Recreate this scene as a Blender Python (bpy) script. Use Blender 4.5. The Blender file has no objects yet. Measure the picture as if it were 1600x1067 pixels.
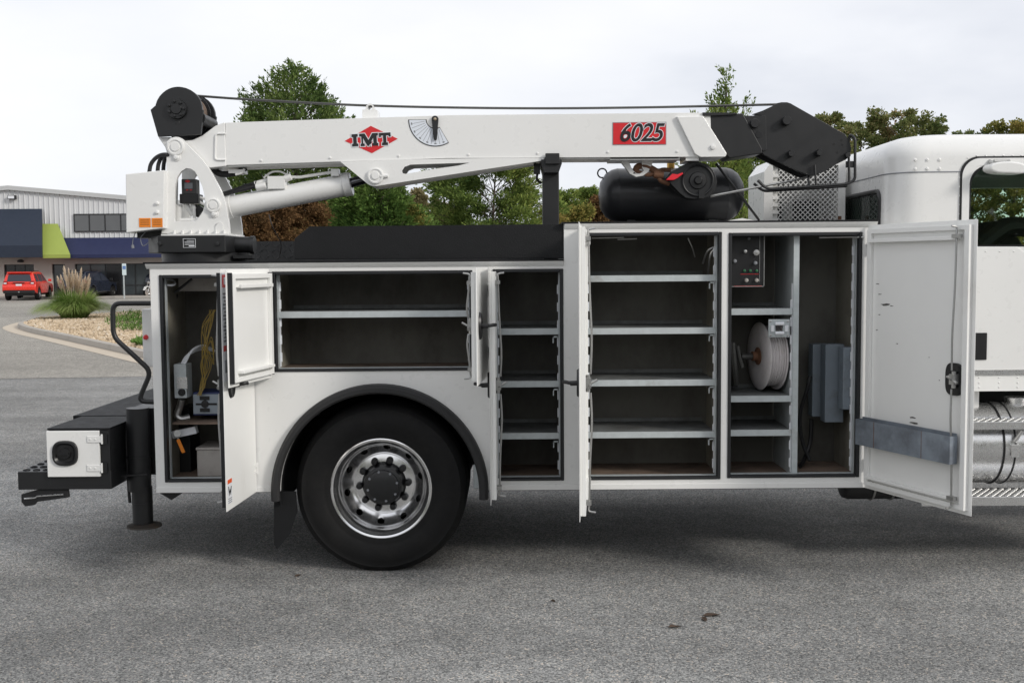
import bpy, bmesh, math, random
import numpy as np
from mathutils import Matrix, Vector
R = math.radians
random.seed(7)
scene = bpy.context.scene
col = scene.collection

# ------------------------------------------------------------------ camera
CAM_D, CAM_H, FOC = 6.5, 1.86, 1700.0          # metres from truck side, eye height, focal length in photo pixels
PITCH, ROLL = math.atan((533.5-416)/FOC), -0.0075
CAM_POS = Vector((0, -CAM_D, CAM_H))
CAM_ROT = Matrix.Rotation(R(90)-PITCH, 3, 'X') @ Matrix.Rotation(ROLL, 3, 'Z')
cd = bpy.data.cameras.new('camera'); cam = bpy.data.objects.new('camera', cd); col.objects.link(cam)
cam.matrix_world = Matrix.Translation(CAM_POS) @ CAM_ROT.to_4x4()
cd.sensor_width = 36; cd.lens = 36*FOC/1600; cd.clip_start = .05; cd.clip_end = 2000
scene.camera = cam

# ------------------------------------------------------------------ sky and sun
SUN = Vector((1.55, -1.05, .95)).normalized()
world = bpy.data.worlds.new('World'); scene.world = world; world.use_nodes = True
nt = world.node_tree; nt.nodes.clear()
def nn(t, **k):
    n = nt.nodes.new(t)
    for a, b in k.items(): setattr(n, a, b)
    return n
sky = nn('ShaderNodeTexSky', sky_type='NISHITA', sun_disc=False)
sky.sun_elevation = math.asin(SUN.z); sky.sun_rotation = math.atan2(SUN.x, SUN.y)
tc = nn('ShaderNodeTexCoord'); mp = nn('ShaderNodeMapping'); mp.inputs['Scale'].default_value = (1, 1, 2.6)
cl = nn('ShaderNodeTexNoise'); cl.inputs['Scale'].default_value = 1.5; cl.inputs['Detail'].default_value = 6; cl.inputs['Roughness'].default_value = .52
SKY_SEED = 4.37
mp.inputs['Location'].default_value = (SKY_SEED, SKY_SEED*.7, 0)
cr = nn('ShaderNodeValToRGB'); ce = cr.color_ramp.elements; ce[0].position = .29; ce[1].position = .60
ce[0].color = (4.9, 5.15, 5.8, 1); ce[1].color = (7.6, 7.6, 7.65, 1); ce.new(.46).color = (6.95, 7.05, 7.4, 1)
mx = nn('ShaderNodeMix', data_type='RGBA'); mx.inputs['Factor'].default_value = .93
bg = nn('ShaderNodeBackground'); bg.inputs['Strength'].default_value = .1
wo = nn('ShaderNodeOutputWorld')
L = nt.links.new
L(tc.outputs['Generated'], mp.inputs['Vector']); L(mp.outputs[0], cl.inputs['Vector']); L(cl.outputs['Fac'], cr.inputs[0])
L(sky.outputs[0], mx.inputs['A']); L(cr.outputs[0], mx.inputs['B']); L(mx.outputs['Result'], bg.inputs['Color']); L(bg.outputs[0], wo.inputs[0])
sd = bpy.data.lights.new('sun', 'SUN'); sd.energy = 1.5; sd.angle = R(11); sd.color = (1, .955, .89)
so = bpy.data.objects.new('sun', sd); col.objects.link(so); so.rotation_euler = SUN.to_track_quat('Z', 'Y').to_euler()
vs = scene.view_settings; vs.view_transform = 'Standard'; vs.look = 'None'; vs.exposure = .45; vs.gamma = 1; vs.use_curve_mapping = False

# ------------------------------------------------------------------ helpers
def at(px, py, Y=0.0):
    """photo pixel -> point on the vertical plane Y (metres behind the truck's side)"""
    d = CAM_ROT @ Vector(((px-800)/FOC, -(py-533.5)/FOC, -1))
    t = (Y+CAM_D)/d.y
    return CAM_POS + d*t
def ground_at(px, py, z=0.0):
    d = CAM_ROT @ Vector(((px-800)/FOC, -(py-533.5)/FOC, -1))
    return CAM_POS + d*((z-CAM_H)/d.z)
def xz(px, py, Y=0.0):
    p = at(px, py, Y); return (p.x, p.z)
def hx(px, py=580, Y=0.0): return at(px, py, Y).x
def hz(py, px=800, Y=0.0): return at(px, py, Y).z

class MB:
    def __init__(s, T=None): s.v = []; s.f = []; s.T = T
    def add(s, vs, fs):
        b = len(s.v)
        for p in vs:
            p = Vector(p)
            s.v.append(tuple(s.T @ p) if s.T else tuple(p))
        s.f += [tuple(i+b for i in f) for f in fs]; return s
    def box(s, x0, x1, y0, y1, z0, z1):
        return s.add([(x0,y0,z0),(x1,y0,z0),(x1,y1,z0),(x0,y1,z0),(x0,y0,z1),(x1,y0,z1),(x1,y1,z1),(x0,y1,z1)],
                     [(0,3,2,1),(4,5,6,7),(0,1,5,4),(1,2,6,5),(2,3,7,6),(3,0,4,7)])
    def prism(s, poly, a0, a1, axis='y'):
        n = len(poly)
        def mk(p, a): return {'y': (p[0], a, p[1]), 'x': (a, p[0], p[1]), 'z': (p[0], p[1], a)}[axis]
        return s.add([mk(p, a0) for p in poly]+[mk(p, a1) for p in poly],
                     [tuple(range(n)), tuple(range(2*n-1, n-1, -1))]+[(i, (i+1) % n, n+(i+1) % n, n+i) for i in range(n)])
    def tube(s, pts, r, seg=8, caps=True):
        pts = [Vector(p) for p in pts]; n = len(pts); vs = []; fs = []
        up = None
        for i, p in enumerate(pts):
            d = (pts[min(i+1, n-1)]-pts[max(i-1, 0)]).normalized()
            if up is None: up = d.orthogonal().normalized()
            up = (up-d*up.dot(d)); up = up.normalized() if up.length > 1e-6 else d.orthogonal().normalized()
            w = d.cross(up); rr = r[i] if isinstance(r, (list, tuple)) else r
            for k in range(seg):
                a = 2*math.pi*k/seg; vs.append(p+up*(rr*math.cos(a))+w*(rr*math.sin(a)))
        for i in range(n-1):
            for k in range(seg):
                fs.append((i*seg+k, i*seg+(k+1) % seg, (i+1)*seg+(k+1) % seg, (i+1)*seg+k))
        if caps: fs += [tuple(range(seg-1, -1, -1)), tuple(range((n-1)*seg, n*seg))]
        return s.add(vs, fs)
    def cyl(s, p0, p1, r, seg=20): return s.tube([p0, p1], r, seg)
    def lathe(s, prof, org, axis, seg=40):
        """prof: list of (radius, distance along axis)"""
        org = Vector(org); a = Vector(axis).normalized(); u = a.orthogonal().normalized(); w = a.cross(u); vs = []; fs = []; n = len(prof)
        for r, t in prof:
            for k in range(seg):
                q = 2*math.pi*k/seg; vs.append(org+a*t+u*(max(r, 1e-4)*math.cos(q))+w*(max(r, 1e-4)*math.sin(q)))
        for i in range(n-1):
            for k in range(seg):
                fs.append((i*seg+k, i*seg+(k+1) % seg, (i+1)*seg+(k+1) % seg, (i+1)*seg+k))
        return s.add(vs, fs)
    def build(s, name, m, parent=None, bevel=0, seg=2, ang=35, fix=True):
        me = bpy.data.meshes.new(name); me.from_pydata(s.v, [], s.f)
        if fix:
            bm = bmesh.new(); bm.from_mesh(me); bmesh.ops.recalc_face_normals(bm, faces=bm.faces); bm.to_mesh(me); bm.free()
        return finish(name, me, m, parent, bevel, seg, ang)
def wmat(o):
    m = o.matrix_basis.copy()
    if o.parent: m = wmat(o.parent) @ o.matrix_parent_inverse @ m
    return m
def finish(name, me, m, parent=None, bevel=0, seg=2, ang=35):
    me.materials.append(m)
    me.polygons.foreach_set('use_smooth', [True]*len(me.polygons))
    me.set_sharp_from_angle(angle=R(ang))
    o = bpy.data.objects.new(name, me); col.objects.link(o)
    if parent: o.parent = parent; o.matrix_parent_inverse = wmat(parent).inverted()
    if bevel:
        b = o.modifiers.new('bevel', 'BEVEL'); b.width = bevel; b.segments = seg; b.limit_method = 'ANGLE'; b.angle_limit = R(40); b.harden_normals = True
    return o
def empty(name, loc=(0, 0, 0), rz=0, parent=None):
    o = bpy.data.objects.new(name, None); col.objects.link(o); o.location = loc; o.rotation_euler = (0, 0, rz); o.empty_display_size = .2
    if parent: o.parent = parent; o.matrix_parent_inverse = wmat(parent).inverted()
    return o
def tag(o, label=None, cat=None, group=None, kind=None):
    if label: o['label'] = label
    if cat: o['category'] = cat
    if group: o['group'] = group
    if kind: o['kind'] = kind
    return o
def copy_tree(o, parent=None):
    c = o.copy(); col.objects.link(c)
    if parent: c.parent = parent
    for ch in list(o.children): copy_tree(ch, c)
    return c
def curve_mesh(cu, T=None):
    o = bpy.data.objects.new('tmp', cu); col.objects.link(o)
    dg = bpy.context.evaluated_depsgraph_get(); me = bpy.data.meshes.new_from_object(o.evaluated_get(dg))
    bpy.data.objects.remove(o); bpy.data.curves.remove(cu)
    if T: me.transform(T)
    return me
XZ = Matrix(((1, 0, 0, 0), (0, 0, 1, 0), (0, 1, 0, 0), (0, 0, 0, 1)))   # curve (x, y, z) -> (x, z as depth, y as height)
def plate(name, polys, y0, y1, m, parent=None, bevel=0, off=0, ang=35, T=None):
    """outline + holes in (x, z), real thickness from y0 to y1"""
    cu = bpy.data.curves.new('p', 'CURVE'); cu.dimensions = '2D'; cu.fill_mode = 'BOTH'
    cu.extrude = abs(y1-y0)/2; cu.offset = off
    for poly in polys:
        sp = cu.splines.new('POLY'); sp.points.add(len(poly)-1); sp.use_cyclic_u = True
        for q, p in zip(sp.points, poly): q.co = (p[0], p[1], 0, 1)
    me = curve_mesh(cu, (T or Matrix()) @ Matrix.Translation((0, (y0+y1)/2, 0)) @ XZ)
    bm = bmesh.new(); bm.from_mesh(me); bmesh.ops.remove_doubles(bm, verts=bm.verts, dist=1e-5); bmesh.ops.recalc_face_normals(bm, faces=bm.faces); bm.to_mesh(me); bm.free()
    return finish(name, me, m, parent, bevel, 2, ang)
def text(name, s, size, T, m, parent, depth=.001, off=0, shear=0, space=1):
    cu = bpy.data.curves.new('t', 'FONT'); cu.body = s; cu.size = size; cu.extrude = depth/2; cu.offset = off; cu.shear = shear
    cu.align_x = 'CENTER'; cu.align_y = 'CENTER'; cu.space_character = space
    return finish(name, curve_mesh(cu, T), m, parent)
def arc(cx, cz, r, a0, a1, n, rz=None):
    return [(cx+r*math.cos(R(a0+(a1-a0)*i/n)), cz+(rz or r)*math.sin(R(a0+(a1-a0)*i/n))) for i in range(n+1)]
def pxpoly(pts, Y): return [xz(a, b, Y) for a, b in pts]
def smooth_line(pts, n=8):
    """Catmull-Rom through points"""
    pts = [Vector(p) for p in pts]; q = [pts[0]*2-pts[1]]+pts+[pts[-1]*2-pts[-2]]; out = []
    for i in range(1, len(q)-2):
        for k in range(n):
            t = k/n; a, b, c, d = q[i-1], q[i], q[i+1], q[i+2]
            out.append(.5*((2*b)+(c-a)*t+(2*a-5*b+4*c-d)*t*t+(3*b-a-3*c+d)*t**3))
    return out+[pts[-1]]

# ------------------------------------------------------------------ materials
def mat(name, c, rough=.5, metal=0, var=.06, scale=6, bump=0, bscale=120, dirt=None, dscale=2.5, damt=.5, dpos=(.52, .72), coat=0, rvar=.12, spec=.5, emit=None, streak=1):
    m = bpy.data.materials.new(name); m.use_nodes = True; t = m.node_tree; p = t.nodes['Principled BSDF']
    p.inputs['Metallic'].default_value = metal; p.inputs['Coat Weight'].default_value = coat; p.inputs['Coat Roughness'].default_value = .08
    p.inputs['Specular IOR Level'].default_value = spec
    co = t.nodes.new('ShaderNodeTexCoord')
    n = t.nodes.new('ShaderNodeTexNoise'); n.inputs['Scale'].default_value = scale; n.inputs['Detail'].default_value = 5
    t.links.new(co.outputs['Object'], n.inputs['Vector'])
    mix = t.nodes.new('ShaderNodeMix'); mix.data_type = 'RGBA'
    mix.inputs['A'].default_value = (*[x*(1-var) for x in c], 1); mix.inputs['B'].default_value = (*[min(1, x*(1+var)) for x in c], 1)
    t.links.new(n.outputs['Fac'], mix.inputs['Factor']); out = mix.outputs['Result']
    if dirt:
        mpn = t.nodes.new('ShaderNodeMapping'); mpn.inputs['Scale'].default_value = (1, 1, 1/streak)
        t.links.new(co.outputs['Object'], mpn.inputs['Vector'])
        d = t.nodes.new('ShaderNodeTexNoise'); d.inputs['Scale'].default_value = dscale; d.inputs['Detail'].default_value = 8; d.inputs['Roughness'].default_value = .65
        t.links.new(mpn.outputs[0], d.inputs['Vector'])
        rp = t.nodes.new('ShaderNodeMapRange'); rp.inputs['From Min'].default_value = dpos[0]; rp.inputs['From Max'].default_value = dpos[1]; rp.inputs['To Max'].default_value = damt
        t.links.new(d.outputs['Fac'], rp.inputs['Value'])
        m2 = t.nodes.new('ShaderNodeMix'); m2.data_type = 'RGBA'; m2.inputs['B'].default_value = (*dirt, 1)
        t.links.new(rp.outputs[0], m2.inputs['Factor']); t.links.new(out, m2.inputs['A']); out = m2.outputs['Result']
    t.links.new(out, p.inputs['Base Color'])
    rr = t.nodes.new('ShaderNodeMapRange'); rr.inputs['To Min'].default_value = max(.02, rough-rvar); rr.inputs['To Max'].default_value = min(1, rough+rvar)
    n3 = t.nodes.new('ShaderNodeTexNoise'); n3.inputs['Scale'].default_value = scale*2.7; n3.inputs['Detail'].default_value = 4
    t.links.new(co.outputs['Object'], n3.inputs['Vector']); t.links.new(n3.outputs['Fac'], rr.inputs['Value']); t.links.new(rr.outputs[0], p.inputs['Roughness'])
    if bump:
        n2 = t.nodes.new('ShaderNodeTexNoise'); n2.inputs['Scale'].default_value = bscale; n2.inputs['Detail'].default_value = 3
        t.links.new(co.outputs['Object'], n2.inputs['Vector'])
        b = t.nodes.new('ShaderNodeBump'); b.inputs['Strength'].default_value = bump; b.inputs['Distance'].default_value = .01
        t.links.new(n2.outputs['Fac'], b.inputs['Height']); t.links.new(b.outputs[0], p.inputs['Normal'])
    if emit: p.inputs['Emission Color'].default_value = (*emit, 1); p.inputs['Emission Strength'].default_value = 1
    return m
WHITE = mat('white_paint', (.79, .79, .775), .3, var=.02, coat=.35, dirt=(.60, .58, .54), dscale=.9, damt=.08, dpos=(.42, .8), streak=3, bump=.06, bscale=2.6)
CREAM = mat('inner_door_paint', (.84, .84, .82), .38, var=.025, coat=.15, dirt=(.42, .38, .32), dscale=3.2, damt=.35, dpos=(.60, .78), streak=3)
BLACK = mat('black_paint', (.0105, .011, .012), .45, var=.25, coat=.08, bump=.04, bscale=260)
BLACKM = mat('black_bedliner', (.0095, .010, .011), .62, var=.3, bump=.25, bscale=180, spec=.25)
TREAD = mat('black_tread_plate', (.02, .021, .023), .4, var=.3, bump=.2, bscale=60)
RUBBER = mat('tyre_rubber', (.006, .006, .0063), .66, var=.35, scale=12, bump=.06, bscale=90, dirt=(.018, .017, .015), dscale=5, damt=.35, spec=.3)
SEAL = mat('rubber_seal', (.012, .013, .015), .5, var=.2)
GALV = mat('galvanised_steel', (.50, .54, .55), .45, metal=.3, var=.15, scale=28, bump=.03, bscale=80, dirt=(.20, .15, .11), dscale=5, damt=.5, dpos=(.58, .76))
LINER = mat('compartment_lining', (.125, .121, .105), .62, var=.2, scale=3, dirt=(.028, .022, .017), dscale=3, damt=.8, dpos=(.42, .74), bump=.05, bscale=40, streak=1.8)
TRAYM = mat('shaded_shelf_tray', (.17, .18, .18), .6, metal=.2, var=.2, scale=12, dirt=(.05, .045, .04), dscale=5, damt=.7, dpos=(.42, .7))  # same galvanised steel as the shelf lip, darkened to paint in compartment shade
FLOORM = mat('dirty_compartment_floor', (.20, .145, .11), .75, var=.2, scale=8, dirt=(.04, .03, .024), dscale=5, damt=.8, dpos=(.45, .7), bump=.1)
ALU = mat('polished_aluminium', (.86, .86, .865), .22, metal=1, var=.03, scale=6, rvar=.05, dirt=(.6, .59, .57), dscale=2, damt=.12)
ALUD = mat('brushed_aluminium', (.80, .80, .80), .28, metal=1, var=.06, scale=20, rvar=.1, dirt=(.5, .49, .47), dscale=4, damt=.25)
STEEL = mat('zinc_steel', (.45, .45, .44), .38, metal=.9, var=.15, scale=40)
DARKST = mat('dark_steel_rope', (.10, .10, .095), .5, metal=.7, var=.3, scale=80)
RUST = mat('rusty_iron', (.16, .075, .04), .75, var=.4, scale=25, bump=.2, bscale=80, dirt=(.06, .035, .025), dscale=14, damt=.7)
RED = mat('red_vinyl', (.62, .018, .024), .35, var=.05)
REDF = mat('red_plastic_latch', (.75, .02, .035), .4, var=.05)
ORANGE = mat('amber_reflector', (.80, .24, .02), .3, var=.1, scale=40)
INK = mat('black_vinyl', (.012, .012, .013), .35, var=.1)
INKG = mat('grey_print', (.22, .23, .25), .5, var=.1)
LABELW = mat('white_label', (.74, .76, .79), .35, var=.03)
GAUGE = mat('gauge_decal', (.72, .76, .82), .35, var=.02)
HOSE = mat('black_hose', (.012, .012, .013), .5, var=.2)
HOSEW = mat('grey_wound_hose', (.56, .53, .53), .6, var=.08, scale=30, dirt=(.30, .24, .2), dscale=7, damt=.45)
YELLOW = mat('yellow_wire', (.24, .165, .035), .5, var=.2)
GREYP = mat('grey_enamel', (.16, .19, .22), .5, var=.15, dirt=(.07, .07, .07), dscale=6, damt=.6, bump=.03)
BOXM = mat('bare_aluminium_box', (.42, .395, .37), .6, metal=.3, var=.12, scale=9, dirt=(.22, .19, .16), dscale=6, damt=.5)
TANKM = mat('black_tank_paint', (.022, .023, .026), .4, var=.15, coat=.15, bump=.02, bscale=40)
BLUEP = mat('blue_plastic', (.015, .028, .11), .45)
WALLC = mat('scuffed_lit_lining', (.24, .225, .185), .6, var=.15, scale=3, dirt=(.08, .06, .045), dscale=3.5, damt=.75, dpos=(.45, .72), bump=.05, bscale=40, streak=1.5)  # lining lightened to paint in skylight on the side walls; scuffs are its own
def glass(name, tint, trans, rough=.02):
    m = bpy.data.materials.new(name); m.use_nodes = True; t = m.node_tree; t.nodes.clear()
    o = t.nodes.new('ShaderNodeOutputMaterial'); a = t.nodes.new('ShaderNodeBsdfTransparent'); a.inputs[0].default_value = (*tint, 1)
    g = t.nodes.new('ShaderNodeBsdfGlossy'); g.inputs['Roughness'].default_value = rough
    d = t.nodes.new('ShaderNodeBsdfDiffuse'); d.inputs[0].default_value = (*[x*.12 for x in tint], 1)
    f = t.nodes.new('ShaderNodeFresnel'); f.inputs[0].default_value = 1.5
    m0 = t.nodes.new('ShaderNodeMixShader'); m0.inputs[0].default_value = trans; m1 = t.nodes.new('ShaderNodeMixShader')
    t.links.new(d.outputs[0], m0.inputs[1]); t.links.new(a.outputs[0], m0.inputs[2])
    t.links.new(f.outputs[0], m1.inputs[0]); t.links.new(m0.outputs[0], m1.inputs[1]); t.links.new(g.outputs[0], m1.inputs[2]); t.links.new(m1.outputs[0], o.inputs[0])
    return m
GLASS = glass('tinted_cab_glass', (.84, .92, .86), .99)
GLASSD = glass('rear_glass_tree_reflection', (.52, .78, .64), .45)  # green diffuse tint paints reflected trees into the rear window
SHOPGL = glass('shop_glass', (.30, .36, .37), .45)

def ground_mat(name, c0, c1, stone, sscale, lighter=None, patch=.25, amt=.5, streak=(.8, 1.07)):
    m = bpy.data.materials.new(name); m.use_nodes = True; t = m.node_tree; p = t.nodes['Principled BSDF']; p.inputs['Roughness'].default_value = .88
    p.inputs['Specular IOR Level'].default_value = .3
    co = t.nodes.new('ShaderNodeTexCoord')
    def noise(s, det=4, ro=.6):
        n = t.nodes.new('ShaderNodeTexNoise'); n.inputs['Scale'].default_value = s; n.inputs['Detail'].default_value = det; n.inputs['Roughness'].default_value = ro
        t.links.new(co.outputs['Object'], n.inputs['Vector']); return n
    v = t.nodes.new('ShaderNodeTexVoronoi'); v.inputs['Scale'].default_value = sscale; t.links.new(co.outputs['Object'], v.inputs['Vector'])
    sep = t.nodes.new('ShaderNodeSeparateColor'); t.links.new(v.outputs['Color'], sep.inputs[0])
    ramp = t.nodes.new('ShaderNodeValToRGB'); e = ramp.color_ramp.elements
    e[0].position = 0; e[0].color = (*[x*.44 for x in c0], 1); e[1].position = 1; e[1].color = (*stone, 1)
    for pos, cc in ((.35, c0), (.7, c1), (.93, [x*1.35 for x in c1])):
        k = e.new(pos); k.color = (*cc, 1)
    t.links.new(sep.outputs[0], ramp.inputs[0])
    big = noise(patch, 6); mr = t.nodes.new('ShaderNodeMapRange'); mr.inputs['From Min'].default_value = .35; mr.inputs['From Max'].default_value = .65; mr.inputs['To Min'].default_value = .80; mr.inputs['To Max'].default_value = 1.16
    t.links.new(big.outputs['Fac'], mr.inputs['Value'])
    mid = noise(5, 5); mr2 = t.nodes.new('ShaderNodeMapRange'); mr2.inputs['From Min'].default_value = .3; mr2.inputs['From Max'].default_value = .7; mr2.inputs['To Min'].default_value = .86; mr2.inputs['To Max'].default_value = 1.12
    t.links.new(mid.outputs['Fac'], mr2.inputs['Value'])
    mu = t.nodes.new('ShaderNodeMath'); mu.operation = 'MULTIPLY'; t.links.new(mr.outputs[0], mu.inputs[0]); t.links.new(mr2.outputs[0], mu.inputs[1])
    vm = t.nodes.new('ShaderNodeVectorMath'); vm.operation = 'SCALE'; t.links.new(ramp.outputs[0], vm.inputs[0]); t.links.new(mu.outputs[0], vm.inputs['Scale'])
    st_ = t.nodes.new('ShaderNodeMapping'); st_.inputs['Scale'].default_value = (.22, 1.1, 1); st_.inputs['Rotation'].default_value = (0, 0, .12); t.links.new(co.outputs['Object'], st_.inputs['Vector'])
    sn = t.nodes.new('ShaderNodeTexNoise'); sn.inputs['Scale'].default_value = 1.1; sn.inputs['Detail'].default_value = 5; t.links.new(st_.outputs[0], sn.inputs['Vector'])
    sr = t.nodes.new('ShaderNodeMapRange'); sr.inputs['From Min'].default_value = .36; sr.inputs['From Max'].default_value = .62; sr.inputs['To Min'].default_value = streak[0]; sr.inputs['To Max'].default_value = streak[1]; t.links.new(sn.outputs['Fac'], sr.inputs['Value'])
    mu2 = t.nodes.new('ShaderNodeMath'); mu2.operation = 'MULTIPLY'; t.links.new(mu.outputs[0], mu2.inputs[0]); t.links.new(sr.outputs[0], mu2.inputs[1]); t.links.new(mu2.outputs[0], vm.inputs['Scale'])
    # oil spots: small dark blots with a shape of their own
    sp = noise(1.7, 7, .7); ms = t.nodes.new('ShaderNodeMapRange'); ms.inputs['From Min'].default_value = .69; ms.inputs['From Max'].default_value = .74; ms.inputs['To Max'].default_value = amt
    t.links.new(sp.outputs['Fac'], ms.inputs['Value'])
    m3 = t.nodes.new('ShaderNodeMix'); m3.data_type = 'RGBA'; m3.inputs['B'].default_value = (*[x*.4 for x in c0], 1)
    t.links.new(ms.outputs[0], m3.inputs['Factor']); t.links.new(vm.outputs[0], m3.inputs['A']); t.links.new(m3.outputs['Result'], p.inputs['Base Color'])
    b = t.nodes.new('ShaderNodeBump'); b.inputs['Strength'].default_value = .55; b.inputs['Distance'].default_value = .006
    t.links.new(v.outputs['Distance'], b.inputs['Height']); b.invert = True; t.links.new(b.outputs[0], p.inputs['Normal'])
    return m
ASPHALT = ground_mat('asphalt', (.19, .192, .19), (.29, .29, .28), (.58, .50, .42), 130)
OLDASPH = ground_mat('old_asphalt', (.285, .27, .24), (.35, .33, .295), (.5, .46, .4), 70, patch=.10, amt=.2, streak=(.93, 1.03))
CONC = mat('kerb_concrete', (.40, .37, .33), .85, var=.12, scale=3, bump=.15, dirt=(.2, .18, .15), dscale=1.5, damt=.5)
CONCL = mat('gutter_concrete', (.52, .45, .36), .85, var=.08, scale=2, bump=.1)
def leaf_mat(name, cols, trans=.25, nscale=.7):
    m = bpy.data.materials.new(name); m.use_nodes = True; t = m.node_tree; t.nodes.clear()
    o = t.nodes.new('ShaderNodeOutputMaterial'); g = t.nodes.new('ShaderNodeNewGeometry'); co = t.nodes.new('ShaderNodeTexCoord')
    n = t.nodes.new('ShaderNodeTexNoise'); n.inputs['Scale'].default_value = nscale; n.inputs['Detail'].default_value = 3
    t.links.new(co.outputs['Object'], n.inputs['Vector'])
    a = t.nodes.new('ShaderNodeMath'); a.operation = 'MULTIPLY_ADD'; a.inputs[1].default_value = .55; t.links.new(g.outputs['Random Per Island'], a.inputs[0])
    b = t.nodes.new('ShaderNodeMath'); b.operation = 'MULTIPLY_ADD'; b.inputs[1].default_value = 1.5; b.inputs[2].default_value = -.55; t.links.new(n.outputs['Fac'], b.inputs[0]); t.links.new(b.outputs[0], a.inputs[2])
    r = t.nodes.new('ShaderNodeValToRGB'); e = r.color_ramp.elements
    e[0].position = 0; e[0].color = (*cols[0], 1); e[1].position = 1; e[1].color = (*cols[-1], 1)
    for i, c in enumerate(cols[1:-1]): e.new((i+1)/(len(cols)-1)).color = (*c, 1)
    t.links.new(a.outputs[0], r.inputs[0])
    d = t.nodes.new('ShaderNodeBsdfDiffuse'); tr = t.nodes.new('ShaderNodeBsdfTranslucent'); mxs = t.nodes.new('ShaderNodeMixShader'); mxs.inputs[0].default_value = trans
    t.links.new(r.outputs[0], d.inputs[0]); t.links.new(r.outputs[0], tr.inputs[0]); t.links.new(d.outputs[0], mxs.inputs[1]); t.links.new(tr.outputs[0], mxs.inputs[2]); t.links.new(mxs.outputs[0], o.inputs[0])
    return m
BARK = mat('bark', (.09, .07, .055), .9, var=.3, scale=5, bump=.4, bscale=14)

# ================================================================== ground
g = MB().add([(-400, -60, 0), (400, -60, 0), (400, 500, 0), (-400, 500, 0)], [(0, 1, 2, 3)]).build('ground', ASPHALT); tag(g, kind='structure')
edge = [(-60, 13.6), (-30, 12.4), (-14, 11.9), (-6, 12.3), (2, 13.2), (12, 13.6), (30, 13.9), (70, 15)]
e2 = smooth_line([Vector((a, b, .004)) for a, b in edge], 10); e2 = [Vector((p.x, p.y+random.uniform(-.05, .05), .004)) for p in e2]
lot = MB().add([(p.x, p.y, .004) for p in e2]+[(p.x, 62+0*p.x, .004) for p in reversed(e2)], [tuple(range(2*len(e2)))]).build('parking_lot', OLDASPH, fix=False); tag(lot, kind='structure')

# ================================================================== the service truck
truck = empty('service_truck', (hx(594, 768), 1.2, 0))
tag(truck, 'white service truck with folded crane boom and all its compartment doors standing open', 'truck')
XL, XR, XS = hx(239, 590), hx(1361, 560), hx(881, 380)
ZB, ZT1, ZT2 = hz(765), hz(410, 560), hz(348, 1130)
DEP = .54
def rect(x0, x1, y0, y1):
    m = (x0+x1)/2; n = (y0+y1)/2
    return (hx(x0, n), hx(x1, n), hz(y1, m), hz(y0, m))
OPEN = [rect(254, 391, 430, 752), rect(427, 738, 424, 579), rect(772, 880, 421, 750), rect(914, 1126, 364, 748), rect(1138, 1344, 364, 745)]
cx, cz, CR = hx(594, 768), hz(768, 594), .605
a0 = math.degrees(math.asin((ZB-cz)/CR))
outline = [(XL, ZB)]+arc(cx, cz, CR, 180-a0, a0, 40)+[(XR, ZB), (XR, ZT2), (XS, ZT2), (XS, ZT1), (XL, ZT1)]
holes = [[(a, c), (a, d), (b, d), (b, c)] for a, b, c, d in OPEN]
plate('body_side', [outline]+holes, 0, .03, WHITE, truck, bevel=.004)
# roof caps and drip rails
m = MB(); m.box(XL-.03, XS-.002, -.03, .56, ZT1, ZT1+.01); rc = m.build('roof_cap', BLACKM, truck)
m = MB(); m.prism([(-.001, ZT1-.001), (-.001, ZT1-.03), (-.018, ZT1-.016), (-.03, ZT1-.001)], XL-.018, XS-.002, 'x').build('drip_rail', WHITE, truck)
m = MB(); m.box(XS-.012, XR+.03, -.03, 2.36, ZT2, ZT2+.01); m.build('roof_cap', BLACKM, truck)
m = MB(); m.prism([(-.001, ZT2-.001), (-.001, ZT2-.034), (-.018, ZT2-.018), (-.028, ZT2-.001)], XS+.004, XR+.02, 'x').build('drip_rail', WHITE, truck)
for xa_, xb_ in ((XL, cx-CR-.01), (cx+CR+.01, XR)): MB().box(xa_, xb_, -.006, -.0005, ZB-.002, ZB+.032).build('bottom_rail', WHITE, truck, bevel=.003)
# rear end plate, divider walls, floor and far side of the body
m = MB(); m.box(XL+.001, XL+.02, .031, DEP, ZB, ZT1-.001); m.build('end_panel', WHITE, truck)
m = MB(); m.box(XR-.02, XR-.001, .031, 2.34, ZB, ZT2-.001); m.build('front_panel', WHITE, truck)
m = MB(); m.box(XS-.004, XS+.014, .031, 2.34, ZT1-.5, ZT2-.002); m.build('step_panel', WHITE, truck)
m = MB(); m.box(XL, XR, 1.82, 2.36, ZB+.02, ZT1-.02); m.build('far_side_cabinets', WHITE, truck)
m = MB(); m.box(XL+.05, XS, 1.80, 1.83, ZT1-.6, hz(377, 430, 1.8)); fp = m.build('tread_plate_wall', TREAD, truck)
m = MB()
zt = hz(377, 430, 1.8)
for i in range(int((XS-XL)/.045)):
    for k in range(6):
        x = XL+.08+i*.045; z = zt-.03-k*.045; s = .014*(1 if (i+k) % 2 else -1)
        m.add([(x-.014, 1.797, z-s), (x+.014, 1.797, z+s), (x+.010, 1.797, z+s+.006), (x-.018, 1.797, z-s+.006), (x-.002, 1.793, z+.003)], [(0, 1, 4), (1, 2, 4), (2, 3, 4), (3, 0, 4)])
tag(m.build('raised_diamonds', TREAD, fp), kind='stuff')
for xa_, xb_ in ((XL+.01, cx-CR-.02), (cx+CR+.02, XR-.01)): MB().box(xa_, xb_, .035, 2.34, ZB-.012, ZB-.007).build('underbody_bounce_block', BLACKM, truck)  # black sheet added to stop light bouncing under the body
m = MB(); m.box(XL+.05, XS, DEP+.02, 1.8, ZB+.32, ZB+.36); m.build('bed_floor', BLACKM, truck)
m = MB()
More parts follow.
